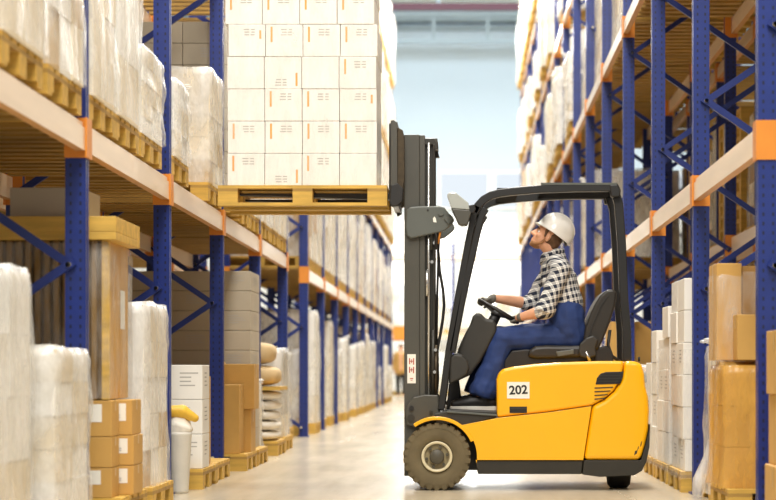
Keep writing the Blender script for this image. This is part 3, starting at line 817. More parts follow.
# rear right rack: stacks of empty pallets and dull wrapped loads
for i, y in enumerate((13.3, 14.3, 15.2, 16.1, 17.0, 18.0, 19.0, 19.9, 20.8, 21.8, 22.8, 24.0, 25.0)):
    if i % 3 == 2 or i in (4, 7):
        for k in range(10): pallet(3.48, y+.05, BR+PH*k, f'empty pallet, rear right rack, {ORD[k].replace("nearest", "first")} from bottom of the {nth(i//2)} pile', 'empty pallets piled on the rear right rack', True)
    else:
        pallet(3.48, y, BR, f'pallet under a shelf load of the rear right rack, {nth(i)}', 'wooden pallets', True)
        wrapped(3.48, y, BR+PH, 1.12, .8, (1.3, 1.5, 1.2, 1.4)[i % 4], ('kraft2', 'grey_board', 'kraft2', 'kraft')[i % 4], i, f'dull wrapped load on the shelf of the rear right rack, {nth(i)}', 'shelf loads of the rear right rack')
for i, y in enumerate((12.4, 13.4, 15.4, 16.6, 18.4, 19.6, 21.2, 22.6, 24.5)):
    pallet(3.48, y, 0, f'pallet on the floor of the rear right rack, {nth(i)}', 'wooden pallets', True)
    wrapped(3.48, y, PH, 1.12, .8, (1.5, 1.3, 1.6, 1.2)[i % 4], ('grey_board', 'kraft2', 'kraft')[i % 3], i, f'dull wrapped load on the floor of the rear right rack, {nth(i)}', 'floor loads of the rear right rack')
# ------------------------------------------------------------------ far end of the hall: cross rack with cream loads
YC = 67.5
r = empty('pallet_rack', (0, YC, 0), 'washed out cross rack far away at the end of the aisle', 'pallet rack')
for x in (-6, -3.2, -.4, 2.4, 5.2): link_mesh('upright', upright_mesh(5.4, True), r, (x, -.45, 0)); link_mesh('upright', upright_mesh(5.4, True), r, (x, .45, 0))
for i in range(4):
    for z in (2.0, 4.8):
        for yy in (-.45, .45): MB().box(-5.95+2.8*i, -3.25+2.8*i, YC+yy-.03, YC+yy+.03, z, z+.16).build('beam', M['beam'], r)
        MB().box(-5.95+2.8*i, -3.25+2.8*i, YC-.42, YC+.42, z+.16, z+.19).build('deck', M['wood2'], r)
i = 0
for z in (0, 2.19):
    for x in (-5.3, -3.95, -2.5, -1.15, .3, 1.65, 3.1, 4.5):
        pallet(x, YC, z, f'pallet in the far cross rack, {("floor", "shelf")[z > 0]}, {ORD[i % 8].replace("nearest", "first")} from left', 'wooden pallets', True)
        wrapped(x, YC, z+PH, 1.1, .8, (1.4, 1.6, 1.2)[i % 3], tones[i % 5], i, f'cream load in the far cross rack, {("floor", "shelf")[z > 0]}, {ORD[i % 8].replace("nearest", "first")} from left', 'loads in the far cross rack'); i += 1
tag(MB().box(-2.45, -1.5, 64.9, 65.6, 1.9, 2.4).build('crate', M['orange'], origin=(-2.0, 65.2, 1.9)), 'small orange crate high on a white stack at the far end of the aisle', 'crate')
pallet(-2.0, 65.25, 0, 'pallet under the white stack with the orange crate', 'wooden pallets', True)
wrapped(-2.0, 65.25, PH, 1.1, .8, 1.756, 'white_board', 1, 'white stack far down the aisle carrying an orange crate', None)
# ------------------------------------------------------------------ the forklift
YN, YF_ = 13.2, 14.26
YMID = 13.73
def mir(y): return 2*YMID-y
FK = empty('forklift', (.3, YMID, 0), 'yellow electric forklift numbered 202 lifting a pallet in the aisle', 'forklift')
def fp(name, pts, y0, y1, mat, Y=YN, parent=None, bevel=.008, seg=2, smooth=False):
    return MB().prism(PX(pts, Y), y0, y1, 'Y').build(name, mat, parent or FK, bevel=bevel, seg=seg)
whc = W(437, 457.3, 13.25)
R = .2375; whz = R; whx = whc.x
# body
arch = [(437+40*math.cos(math.radians(a)), 457-40*math.sin(math.radians(a))) for a in range(-14, 61, 6)]
fp('side_body', [(476, 460)]+arch[1:-1]+[(460, 425.5), (500, 417.6), (548, 412.5), (591.5, 406.2), (583.2, 460)], YN, YF_, M['yellow'], bevel=.012)
hood = fp('hood', [(497, 417.2), (496.6, 380), (499, 372.5), (504, 368.8), (514, 366.6), (535, 364), (560, 362.2), (600, 361), (624, 361), (622.6, 372), (620, 381), (613.5, 391), (604, 399), (592, 405.4), (548, 411.8)], YN+.004, YF_-.004, M['yellow'], bevel=.02, seg=3)
cw = fp('counterweight', [(584, 460), (592.4, 406.2), (604.6, 399.8), (614.4, 391.6), (621, 381.5), (623.6, 372), (624.8, 360.6), (638, 361.4), (642, 365), (644.5, 374), (645.5, 386), (648.4, 397), (649.4, 412), (648.5, 430), (645, 446), (640.5, 460)], YN, YF_, M['yellow'], bevel=.03, seg=3)
fp('skirt', [(475, 460.4), (583.2, 460.4), (581.5, 474.2), (478, 474.2)], YN+.012, YF_-.012, M['skirt'], bevel=.006)
fp('rear_bumper', [(584, 460.4), (641, 460.4), (645, 447), (648.8, 431), (650.2, 424), (649.6, 447), (646.5, 462), (642, 471), (634, 475.5), (600, 477), (582.5, 474.6)], YN+.004, YF_-.004, M['skirt'], bevel=.012)
# front fenders
for k, y0 in enumerate((YN-.01, YF_-.2)):
    ro = [(437+40.5*math.cos(math.radians(a)), 457-40.5*math.sin(math.radians(a))) for a in range(24, 130, 6)]
    ri = [(437+37*math.cos(math.radians(a)), 457-37*math.sin(math.radians(a))) for a in range(126, 23, -6)]
    fp('fender', ro+ri, y0, y0+.21, M['yellow'], bevel=.004)
# dark inner chassis and step
fp('chassis', [(442, 425), (470, 425), (500, 422), (560, 440), (560, 472), (452, 472)], YN+.24, YF_-.24, M['charcoal'])
fp('floor_plate', [(434, 414), (452, 409.8), (497, 411.5), (497, 417), (462, 426.4), (452, 424), (436, 424)], YN+.03, YF_-.03, M['charcoal'], bevel=.006)
fp('step_edge', [(447, 410.8), (497, 414.4), (497, 416.2), (447, 412.6)], YN+.012, YN+.03, M['lightgrey'], bevel=.002)
# wheels
def front_wheel(yc, out):
    s = -1 if out < 0 else 1
    w = MB(); hw = .09
    prof = [(R*.44, -hw*.7), (R*.50, -hw*.92), (R*.66, -hw), (R*.82, -hw*.99), (R*.93, -hw*.96), (R*.97, -hw*.8), (R*.97, hw*.8), (R*.93, hw*.96), (R*.82, hw*.99), (R*.66, hw), (R*.50, hw*.92), (R*.44, hw*.7)]
    w.lathe(prof, (whx, yc, whz), 'Y', 48, closed=False)
    for k in range(26):
        a = 2*math.pi*(k+.5)/26
        for sd in (-1, 1):
            a2 = a+(math.pi/26 if sd > 0 else 0)
            ca, sa = math.cos(a2), math.sin(a2); tx, tz = -sa, ca
            lug = []
            for rr, yy, t in ((R*.84, sd*hw*1.03, .018), (R*1.0, sd*hw*.95, .016), (R*1.0, sd*hw*.05, .013), (R*.9, sd*hw*.05, .013)):
                lug.append((Vector((whx+ca*rr-tx*t, yc+yy, whz+sa*rr-tz*t)), Vector((whx+ca*rr+tx*t, yc+yy, whz+sa*rr+tz*t))))
            A = [w.bm.verts.new(p[0]) for p in lug]; B = [w.bm.verts.new(p[1]) for p in lug]
            w._face(A); w._face(B[::-1])
            for q in range(4): w._face([A[q], B[q], B[(q+1) % 4], A[(q+1) % 4]])
    t = w.build('front_wheel', M['tyre'], FK)
    MB().lathe([(R*.45, -hw*.75), (R*.45, hw*.75)], (whx, yc, whz), 'Y', 40).build('rim', M['rim'], t)
    f = yc+s*hw
    m = MB().lathe([(R*.37, s*-.02), (R*.455, s*-.02), (R*.46, s*.006), (R*.42, s*.008), (R*.38, s*.0)], (whx, f, whz), 'Y', 40, closed=False); m.build('rim_ring', M['rimring'], t)
    MB().lathe([(R*.22, s*-.03), (R*.22, s*.016), (R*.18, s*.024), (.001, s*.026)], (whx, f, whz), 'Y', 28).build('hub', M['hub'], t)
    for k in range(6):
        a = 2*math.pi*k/6+.2
        MB().lathe([(.011, s*-.02), (.011, s*.006)], (whx+math.cos(a)*R*.31, f, whz+math.sin(a)*R*.31), 'Y', 6).build('wheel_nut', M['hub'], t)
    return t
front_wheel(YN+.10, -1); front_wheel(mir(YN+.10), 1)
MB().lathe([(.05, -.33), (.05, .33)], (whx, YMID, whz), 'Y', 16).build('front_axle', M['skirt'], FK)
rw = W(618.5, 0, YN+.36).x
# the steered rear wheel stands turned, tread towards the camera
MB().lathe([(.06, -.078), (.17, -.078), (.19, -.06), (.19, .06), (.17, .078), (.06, .078)], (rw, YN+.36, .19), 'X', 36).build('rear_wheel', M['blacktyre'], FK)
MB().lathe([(.05, .19), (.05, .42)], (rw, YN+.36, 0), 'Z', 12).build('steering_post', M['skirt'], FK)
# number plate 202
def plate(px0, px1, py0, py1, y, mat, parent, name):
    a, b = PX([(px0, py1), (px1, py0)], YN); return MB().box(a[0], b[0], y-.004, y, a[1], b[1]).build(name, mat, parent)
def text(body, px, py, h_px, y, mat, parent, name='number', rot=0, sx=1):
    cu = bpy.data.curves.new('t', 'FONT'); cu.body = body; cu.align_x = 'CENTER'; cu.align_y = 'CENTER'; cu.size = h_px*YN/F_PX*1.38; cu.extrude = .0006; cu.offset = .0022
    o = bpy.data.objects.new('t', cu); C.objects.link(o)
    BAKE.collection.objects.link(o); BAKE.view_layers[0].update(); dg = BAKE.view_layers[0].depsgraph
    me = bpy.data.meshes.new_from_object(o.evaluated_get(dg)); bpy.data.objects.remove(o)
    me.materials.clear(); me.materials.append(mat)
    me.transform(Matrix.Rotation(math.radians(90), 4, 'X')@Matrix.Rotation(rot, 4, 'Z')@Matrix.Diagonal((sx, 1, 1, 1)))
    o = bpy.data.objects.new(name, me); C.objects.link(o); o.parent = parent
    p = W(px, py, YN); o.location = Vector((p.x, y, p.z))-world_loc(parent); return o
pl = plate(507, 529.5, 382, 398.5, YN+.003, M['paper'], FK, 'number_plate'); pl['label'] = 'white sticker reading 202'
text('202', 518.3, 390.3, 8.8, YN-.0018, M['black'], pl, rot=math.radians(3), sx=1.02)
plate(509.5, 527, 406.6, 413, YN+.004, M['black'], FK, 'handle_recess')
MB().box(*[v for v in (PX([(510.5, 0)], YN)[0][0], PX([(526, 0)], YN)[0][0])], YN-.004, YN, W(0, 409.2, YN).z, W(0, 407.4, YN).z).build('handle', M['charcoal'], FK)
vt = fp('vent', [(595.5, 384.5), (597, 378), (600.5, 373.6), (606, 372), (623.6, 371.6), (622.8, 377), (620, 383.8)], YN-.002, YN+.03, M['black'], bevel=.003)
for k in range(3):
    yb = 375.2+k*2.8; a = PX([(600-k*1.2, yb+.8), (620.6-k*.6, yb-.0)], YN); MB().box(a[0][0], a[1][0], YN-.006, YN-.001, a[0][1], a[1][1]).build('vent_slat', M['charcoal'], vt)
for k in range(4):
    yb = 387.5+k*3.7; fp('body_slot', [(594.5, yb), (613-k*2.6, yb-.8), (613-k*2.6, yb+.2), (594.5, yb+1.1)], YN-.001, YN+.02, M['skirt'], bevel=0)
fp('tail_light', [(644, 371), (647, 373), (648, 381), (645.5, 384)], YN+.06, YN+.14, M['glasswhite'], bevel=.004)
MB().tube([W(639, 361.5, YN+.1), W(639, 357, YN+.1)], .008, 8).build('hood_latch', M['black'], FK)
for (a, b, c, d) in ((640, 441, 642, 447), (634, 450, 637.5, 455.5), (637, 446, 639, 451)):
    fp('scuff', [(a, d), (a+1, b+1), (c, b), (c-.6, d-2)], YN-.0012, YN+.01, M['skirt'], bevel=0)
# ---- mast
YM = 13.42
def mp(name, pts, y0, y1, mat, parent=None, bevel=.004, Y=YM): return MB().prism(PX(pts, Y), y0, y1, 'Y').build(name, mat, parent or FK, bevel=bevel)
for side in (0, 1):
    def ys(a, b): return (a, b) if side == 0 else (mir(b), mir(a))
    mp('outer_rail', [(404.2, 134.5), (419.5, 134.5), (419.5, 476), (404.2, 476)], *ys(YM, YM+.05), M['mast'])
    mp('middle_rail', [(419.5, 135), (425, 135), (425, 420), (419.5, 420)], *ys(YM+.008, YM+.07), M['mast'])
    mp('inner_rail', [(424, 142), (434.6, 142), (434.6, 412), (424, 412)], *ys(YM+.06, YM+.1), M['mast2'])
    MB().tube([Vector((W(428.6, 0, YM).x, YM+.02 if side == 0 else mir(YM+.02), W(0, 412, YM).z)),
               Vector((W(428.6, 0, YM).x, YM+.02 if side == 0 else mir(YM+.02), W(0, 143, YM).z))], .0115, 12).build('lift_cylinder', M['steel'], FK)
    mp('rear_channel', [(433, 144), (434.8, 144), (434.8, 415), (433, 415)], *ys(YM+.01, YM+.06), M['mast2'])
    # grey rounded cover
    cv = mp('tilt_cover', [(406.5, 211), (410, 207.5), (420, 206.6), (440, 206.4), (444.5, 208), (447.5, 212), (453, 217.5), (454.5, 221), (452, 225), (444, 231.5), (438, 233), (420, 237), (411, 239), (407, 236), (405.6, 228)], *ys(YM-.045, YM-.004), M['lightgrey'], bevel=.01)
    if side == 0:
        MB().lathe([(.022, -.012), (.022, .004)], W(441, 212.8, YM-.045), 'Y', 18).build('cover_disc', M['lightgrey'], cv)
        MB().lathe([(.008, -.004), (.008, .004)], W(427.8, 210.3, YM-.045), 'Y', 12).build('bolt', M['black'], cv)
        fp2 = MB().prism(PX([(433, 219), (434.5, 217), (436, 219), (436.6, 223), (433.4, 222.6)], YM), YM-.048, YM-.044, 'Y').build('sticker', M['paper'], cv)
        MB().prism(PX([(444, 219), (447.5, 215.8), (452.4, 220.4), (448.5, 224.6)], YM), YM-.06, YM-.044, 'Y').build('cover_bracket', M['lightgrey'], cv)
    # foot plate with pivot
    ft = mp('mast_foot', [(405, 412), (407.5, 404), (414, 397), (425, 394.6), (438, 395), (440, 410), (441, 420), (430, 424), (416, 427), (407, 425)], *ys(YM-.04, YM+.02), M['mast'], bevel=.008)
    if side == 0:
        MB().lathe([(.027, -.012), (.027, .01)], W(411, 418, YM-.04), 'Y', 18).build('pivot', M['mast2'], ft)
        MB().lathe([(.018, -.012), (.018, .01)], W(411.5, 408.3, YM-.04), 'Y', 16).build('pivot', M['black'], ft)
        MB().lathe([(.012, -.02), (.012, .01)], W(431, 412, YM-.04), 'Y', 10).build('bolt', M['mast2'], ft)
    # tilt cylinder
    y = YM+.03 if side == 0 else mir(YM+.03)
    a, b = W(426, 413, YM), W(462, 421, YM)
    MB().tube([(a.x, y, a.z), (b.x, y, b.z)], .028, 12).build('tilt_cylinder', M['mast2'], FK)
for (py0, py1, px0, px1) in ((137.5, 143, 420, 437.5), (300, 306, 405, 424), (466, 476, 404, 432)):
    a, b = PX([(px0, py1), (px1, py0)], YM); MB().box(a[0], b[0], YM+.04, mir(YM+.04), a[1], b[1]).build('crossmember', M['mast'], FK, bevel=.004)
# hooked top of the inner mast
mp('mast_head', [(424, 138), (434, 138), (437, 143), (438.6, 149), (435, 149), (433, 144), (424, 144)], YM+.02, YM+.08, M['mast2'])
mp('mast_head', [(424, 138), (434, 138), (437, 143), (438.6, 149), (435, 149), (433, 144), (424, 144)], mir(YM+.08), mir(YM+.02), M['mast2'])
# chains and hoses in the mast
for y in (YM+.2, mir(YM+.2)):
    a = W(428.5, 405, YM); b = W(428.5, 150, YM)
    MB().box(a.x-.012, a.x+.012, y-.012, y+.012, a.z, b.z).build('lift_chain', M['chain'], FK)
def hose(pts, r=.011, y=YM+.1, mat='hose', name='hose'):
    MB().tube([W(p[0], p[1], YM)+Vector((0, (p[2] if len(p) > 2 else 0)+y-YM, 0)) for p in pts], r, 8).build(name, M[mat], FK)
hose([(439, 232), (438, 250), (439.5, 270), (443, 290), (444, 305), (442.5, 320), (440, 335), (437, 350), (437.5, 380), (436, 398)])
hose([(437, 225), (438.5, 230), (438, 262), (437, 300), (436, 360)], .009)
hose([(434, 228), (436.5, 236), (436, 250)], .012, YM-.03)
hose([(441, 226), (440, 234), (438, 244)], .008, YM-.02, 'orange')
for (x, y0, y1, mt) in ((427, 270, 296, 'steel'), (431.5, 215, 250, 'mast2'), (436, 345, 400, 'chain'), (433, 330, 395, 'mast2')):
    a = W(x, y1, YM); b = W(x, y0, YM); MB().tube([Vector((a.x, YM+.015, a.z)), Vector((b.x, YM+.015, b.z))], .014, 8).build('hydraulic_pipe', M[mt], FK)
for (x, y) in ((434.5, 243), (432, 262), (436, 241), (435.5, 350), (434.6, 372)):
    MB().lathe([(.012, -.02), (.012, .02)], W(x, y, YM), 'Y', 8).build('hose_fitting', M['steel'], FK)
# white warning sticker with marks
st = MB().box(*[W(407.3, 0, YM).x, W(415.8, 0, YM).x], YM-.0025, YM, W(0, 383.3, YM).z, W(0, 354.2, YM).z).build('warning_sticker', M['paper'], FK); st['label'] = 'white warning sticker with grey and red pictograms'
m = MB()
def mk(px0, px1, py0, py1): 
    a, b = PX([(px0, py1), (px1, py0)], YM); m.quad([(a[0], YM-.0032, a[1]), (b[0], YM-.0032, a[1]), (b[0], YM-.0032, b[1]), (a[0], YM-.0032, b[1])])
for y in (358.2, 366.8):
    mk(409, 410.2, y, y+6); mk(411.2, 412, y+1, y+5); mk(413, 414.2, y, y+6.4); mk(410, 413.4, y+2.6, y+3.4)
mk(410, 413.2, 378, 379); mk(410.6, 412.4, 379.8, 380.5)
m.build('pictogram', M['red_ink'], st)
# carriage, backrest, forks
YC0, YC1 = YMID-.45, YMID+.45
ca = lambda n, pts, y0, y1, mt, b=.004: MB().prism(PX(pts, 13.35), y0, y1, 'Y').build(n, M[mt], FK, bevel=b)
for y0 in (YC0, YC1-.05):
    ca('carriage_side', [(391, 121.5), (394, 121.2), (397.6, 124), (398, 205), (393.4, 207.5), (391, 200)], y0, y0+.05, 'mast')
    ca('carriage_roller_bracket', [(397.6, 128), (403, 131), (404.6, 138), (404.8, 180), (402, 196), (397.6, 198)], y0+.02, y0+.1, 'chain')
for py in (122, 150, 182, 198):
    a, b = PX([(391.5, py+6), (397.5, py)], 13.35); MB().box(a[0], b[0], YC0+.05, YC1-.05, a[1], b[1]).build('carriage_bar', M['mast2'], FK, bevel=.003)
for y in [YC0+.2*k+.05 for k in range(5)]:
    a, b = PX([(391.8, 150), (394, 122)], 13.35); MB().box(a[0], b[0], y-.012, y+.012, a[1], b[1]).build('backrest_bar', M['mast2'], FK)
for (px, py) in ((400, 140), (400.5, 160), (399.5, 175)):
    MB().lathe([(.03, -.03), (.03, .02)], W(px, py, 13.4), 'Y', 16).build('roller', M['chain'], FK)
ca('carriage_knuckle', [(391, 186), (398, 184), (404, 190), (403, 202), (398, 207), (392, 207.5), (389.5, 203)], YC0-.01, YC0+.07, 'black', .008)
zt = PZ+.098
for yc in (YMID-.25, YMID+.24):
    x1 = W(393, 0, 13.4).x; x0 = x1-1.12
    MB().prism([(x0, zt-.012), (x0, zt), (x1-.03, zt), (x1-.03, zt+.5), (x1, zt+.5), (x1, zt-.045), (x1-.1, zt-.045)], yc-.05, yc+.05, 'Y').build('fork', M['black'], FK, bevel=.004)
# ---- overhead guard
def gb(name, pts, w, h, y, mat='guard', Y=13.36, bevel=.006):
    """bar along pixel polyline as prism"""
    P = [Vector((a, 0, b)) for a, b in PX(pts, Y)]
    L, Rr = [], []
    for i, p in enumerate(P):
        d = (P[min(i+1, len(P)-1)]-P[max(i-1, 0)]).normalized(); nrm = Vector((-d.z, 0, d.x))
        L.append(p+nrm*w/2); Rr.append(p-nrm*w/2)
    poly = [(p.x, p.z) for p in L]+[(p.x, p.z) for p in reversed(Rr)]
    return MB().prism(poly, y, y+h, 'Y').build(name, M[mat], FK, bevel=bevel)
curve = [(472.5, 222), (474.4, 213), (478, 205.5), (483.5, 199.5), (491, 195.2), (500, 192.8), (512, 191.3)]
GY = 13.36
for y in (GY, 13.96):
    gb('front_pillar', [(441, 410), (448.5, 352), (459, 292), (469.5, 236)]+[(c[0]-.2, c[1]) for c in curve[:3]], .048, .06, y)
    gb('front_pillar_rail', [(452, 352), (462, 300), (478.5, 226), (481.5, 216), (486, 208.5)], .046, .06, y)
    gb('roof_rail', curve[1:]+[(538, 189), (575, 187.6), (618, 187.2)], .056, .06, y)
    gb('rear_pillar', [(614.5, 186), (619.6, 203), (622.4, 240), (625, 300), (627.6, 330), (628, 361)], .062, .06, y+(.06 if y < 13.5 else -.06))
    MB().prism(PX([(609, 184.5), (618, 184.2), (621, 190), (620, 197), (611, 197)], GY), y-.004, y+.064, 'Y').build('corner_joint', M['guard'], FK, bevel=.01)
a, b = PX([(541, 190), (617, 184)], GY)
for k in range(6): MB().box(a[0], b[0], GY+.1+.082*k, GY+.125+.082*k, b[1]-.05, b[1]-.005).build('roof_slat', M['matte'], FK)
for xx in (a[0], b[0]-.03): MB().box(xx, xx+.03, GY+.06, 13.96, b[1]-.045, b[1]-.006).build('roof_crossbar', M['matte'], FK)
a, b = PX([(497, 193), (518, 187)], GY); MB().box(a[0], b[0], GY+.06, 13.96, a[1]-.01, b[1]).build('roof_crossbar', M['matte'], FK, bevel=.006)
a, b = PX([(541, 184.6), (617, 183)], GY); MB().box(a[0], b[0], GY-.004, GY+.064, a[1]-.001, b[1]+.002).build('roof_trim', M['lightgrey'], FK)
for yy in (290, 240):
    p = W(465 if yy == 240 else 459, yy+3, GY+.03); q = W(475 if yy == 240 else 466, yy-6, GY+.03)
    MB().bar(p, q, .016, .03).build('pillar_link', M['guard'], FK)
# work light
wl = MB().prism(PX([(451.5, 208.6), (469.4, 210), (471, 213), (467.5, 224.5), (461.5, 225), (458.5, 223.5)], YN), YN+.0, YN+.16, 'Y').build('work_light', M['mast'], FK, bevel=.006)
MB().prism(PX([(447, 194.6), (449.5, 192.2), (456, 192.6), (468.5, 202.8), (469.6, 209.6), (451.4, 208.2)], YN), YN+.004, YN+.156, 'Y').build('lens_housing', M['glasswhite'], wl, bevel=.006)
MB().prism(PX([(468, 205), (474, 204), (476, 208), (474, 212.5), (469, 212.5)], YN), YN+.03, YN+.1, 'Y').build('light_bracket', M['guard'], wl, bevel=.004)
# ---- dashboard, column, wheel
fp('dashboard', [(470, 325), (472.5, 317), (477, 313), (481.5, 315), (485.5, 319), (493, 321), (496.5, 325), (495.6, 333), (488, 348), (480, 362), (470.5, 375), (455, 382), (452, 377), (458, 350), (464, 336)], YMID-.2, YMID+.3, M['charcoal'], Y=YMID, bevel=.02, seg=3)
fp('knee_cover', [(449, 385), (449, 358), (454, 353), (462, 354), (467.5, 360), (470, 368), (467, 375), (460, 380)], YMID-.36, YMID-.14, M['charcoal'], Y=13.4, bevel=.02, seg=3)
fp('knee_cover', [(449, 385), (449, 358), (454, 353), (462, 354), (467.5, 360), (470, 368), (467, 375), (460, 380)], YMID+.14, YMID+.36, M['charcoal'], Y=13.4, bevel=.02, seg=3)
fp('pedal_box', [(449, 383), (459, 380), (461, 396), (456, 410), (446, 410)], YMID+.05, YMID+.4, M['black'], Y=YMID, bevel=.01)
SW = W(498.6, 311.5, YMID); u = Vector((.866, 0, -.5)); nrm = Vector((.5, 0, .866)); RW = .158
MB().tube([W(488, 330, YMID), SW-nrm*.02], [.045, .035], 14).build('steering_column', M['black'], FK)
m = MB(); N = 48
ringp = [SW+u*RW*math.cos(2*math.pi*k/N)+Vector((0, 1, 0))*RW*math.sin(2*math.pi*k/N) for k in range(N)]
rings = []
for k in range(N):
    rad = (ringp[k]-SW).normalized(); rings.append([m.bm.verts.new(ringp[k]+(rad*math.cos(a)+nrm*math.sin(a))*.0145) for a in [2*math.pi*q/10 for q in range(10)]])
for k in range(N):
    for q in range(10): m._face([rings[k][q], rings[(k+1) % N][q], rings[(k+1) % N][(q+1) % 10], rings[k][(q+1) % 10]], True)
swo = m.build('steering_wheel', M['black'], FK)
m = MB()
for a in (60, 180, 300): m.bar(SW-nrm*.03, SW+(u*math.cos(math.radians(a))+Vector((0, 1, 0))*math.sin(math.radians(a)))*RW, .035, .014, up=nrm)
m.sphere(SW-nrm*.02, (.05, .05, .03)); m.build('spokes', M['black'], swo)
# ---- seat
SY0, SY1 = YMID-.24, YMID+.24
def sp_(name, pts, y0, y1, mt, bevel=.02, parent=None, Y=YMID): return MB().prism(PX(pts, Y), y0, y1, 'Y').build(name, M[mt], parent or FK, bevel=bevel, seg=3)
sc = sp_('seat_cushion', [(526, 357), (528, 350), (534, 346.5), (546, 345.6), (560, 346), (578, 346), (588, 347), (588, 357), (560, 358.6), (535, 359)], SY0, SY1, 'seat', .025)
sp_('seat_base', [(503, 374), (504, 361), (511, 351), (526, 349.5), (588, 356), (596, 352), (604, 352), (604, 368), (524, 372)], SY0+.03, SY1-.03, 'black', .01)
sp_('seat_side_trim', [(554, 352), (572, 349.5), (572, 354.5), (556, 357)], SY0-.012, SY0+.01, 'lightgrey', .006)
bk = sp_('seat_backrest', [(581, 347), (583, 330), (587, 318), (592, 306), (598, 296.5), (604.5, 291), (611, 290.8), (614.4, 294), (613, 306), (608, 322), (601, 340), (596, 350), (586, 352)], SY0, SY1, 'seat', .03)
sp_('seat_piping', [(584, 343), (590, 325), (598, 306), (606, 296), (607, 297), (599.4, 307.4), (591.4, 326), (585.4, 344)], SY0-.006, SY0+.01, 'black', .002, bk)
sp_('seat_hinge', [(576, 352), (578, 344), (584, 338.5), (591, 336), (596, 340), (593, 348), (594, 356), (586, 359), (578, 357)], SY0-.03, SY0+.01, 'charcoal', .012)
MB().tube([W(586, 352, YMID-.27), W(590, 361, YMID-.27)], .012, 8).build('seat_lever', M['steel'], FK)
sp_('seat_bracket', [(592, 350), (604, 346), (610, 352), (612, 364), (592, 364)], SY0+.02, SY1-.02, 'black', .008)
m = MB().tube([W(610, 330, YMID-.2), W(608, 345, YMID-.2), W(612, 356, YMID-.2), W(620, 362, YMID-.2)], .012, 8); m.build('seat_cable', M['hose'], FK)
MB().box(W(446, 0, YMID).x, W(458, 0, YMID).x, YMID-.34, YMID-.2, W(0, 412, YMID).z, W(0, 409, YMID).z).build('pedal', M['black'], FK)
# ------------------------------------------------------------------ the driver
def Q(px, py, dy=0.0): return W(px, py, YMID)+Vector((0, dy, 0))
hipN, hipF = Q(569, 337, -.09), Q(569, 337, .09)
kneeN, kneeF = Q(502, 339.5, -.135), Q(499, 338, .13)
ankN, ankF = Q(483, 394, -.15), Q(478, 394, .15)
pelvis, waist, chest, neckb = Q(570, 334), Q(566.5, 309), Q(559, 283), Q(552.5, 259)
shN, shF = Q(559, 271, -.185), Q(553, 269, .185)
elN, elF = Q(543.5, 312, -.235), Q(533, 303, .22)
wrN, wrF = Q(519.5, 317.8, -.165), Q(493.5, 297.5, .11)
hc = Q(547.4, 235.8)
# head frame: forward f, up t
pt = math.radians(27)
fwd = Vector((-math.cos(pt), 0, math.sin(pt))); upv = Vector((math.sin(pt), 0, math.cos(pt))); lat = Vector((0, -1, 0))
HM = Matrix((fwd, lat, upv)).transposed()
def H(x, y, z): return hc+HM@Vector((x, y, z))
m = MB()
m.sphere(H(-.012, 0, .022), (.097, .076, .095), HM); m.sphere(H(.03, 0, -.045), (.058, .062, .07), HM)
m.sphere(H(.05, 0, -.085), (.042, .043, .035), HM); m.sphere(H(.073, 0, -.1), (.02, .022, .018), HM)
m.sphere(H(.062, 0, .022), (.03, .055, .018), HM); m.cap(H(.083, 0, .012), H(.108, 0, -.03), .009, .014); m.sphere(H(.098, .011, -.034), (.012, .009, .009)); m.sphere(H(.098, -.011, -.034), (.012, .009, .009))
m.sphere(H(.083, 0, -.062), (.014, .024, .008), HM); m.sphere(H(.081, 0, -.075), (.014, .021, .009), HM)
for sy in (-1, 1):
    m.sphere(H(-.008, sy*.077, -.018), (.019, .009, .033), HM); m.sphere(H(.055, sy*.042, -.03), (.025, .02, .022), HM)
m.chain([H(-.03, 0, -.06), Q(552, 252), neckb], [.06, .054, .05])
m.chain([neckb, chest, waist, pelvis], [.05, .1, .11, .12])
for sg, sh, el, wr, hip, kn, an in ((-1, shN, elN, wrN, hipN, kneeN, ankN), (1, shF, elF, wrF, hipF, kneeF, ankF)):
    m.chain([neckb+Vector((0, sg*.05, -.02)), sh], [.045, .055]); m.chain([sh, el], [.052, .043])
    mid = el.lerp(wr, .35); m.chain([el, mid, wr], [.043, .044, .028])
    d = (wr-el).normalized(); m.chain([wr, wr+d*.02], [.028, .022])
    m.chain([hip, kn], [.085, .058]); m.chain([kn, kn.lerp(an, .35), an], [.056, .056, .038]); m.cap(an, an+Vector((-.1, 0, -.06)), .035, .028)
body = remeshed(m, 'person', M['skin'], origin=pelvis, voxel=.0065, it=4)
tag(body, 'seated driver in white hard hat, plaid shirt and blue overalls looking up', 'person')
def part(m, name, mat, **k): return remeshed(m, name, mat, body, **k)
for sy in (-1, 1):
    e = MB().sphere(H(.0665, sy*.03, -.004), .0115, u=12, v=8).build('eye', M['eye'], body)
    MB().sphere(H(.0745, sy*.031, -.003), (.005, .005, .005), u=10, v=6).build('iris', M['iris'], e)
    MB().tube([H(.088, sy*.016, .016), H(.086, sy*.034, .021), H(.072, sy*.052, .016)], [.004, .005, .003], 6).build('eyebrow', M['hair'], body)
m = MB()
m.sphere(H(.046, 0, -.09), (.046, .047, .034), HM); m.sphere(H(.071, 0, -.104), (.023, .025, .02), HM)
for sy in (-1, 1): m.chain([H(.0, sy*.07, -.03), H(.02, sy*.058, -.07), H(.06, sy*.036, -.095)], [.007, .012, .015])
m.chain([H(.085, -.028, -.066), H(.093, -.012, -.05), H(.095, 0, -.047), H(.093, .012, -.05), H(.085, .028, -.066)], [.004, .0045, .004, .0045, .004])
part(m, 'beard', M['beard'], voxel=.005, it=2, fold=.002, fs=40)
m = MB(); m.sphere(H(-.04, 0, .0), (.077, .079, .085), HM); m.sphere(H(-.07, 0, -.05), (.042, .06, .05), HM)
for sy in (-1, 1): m.chain([H(.02, sy*.072, .03), H(.014, sy*.074, -.015)], [.014, .009])
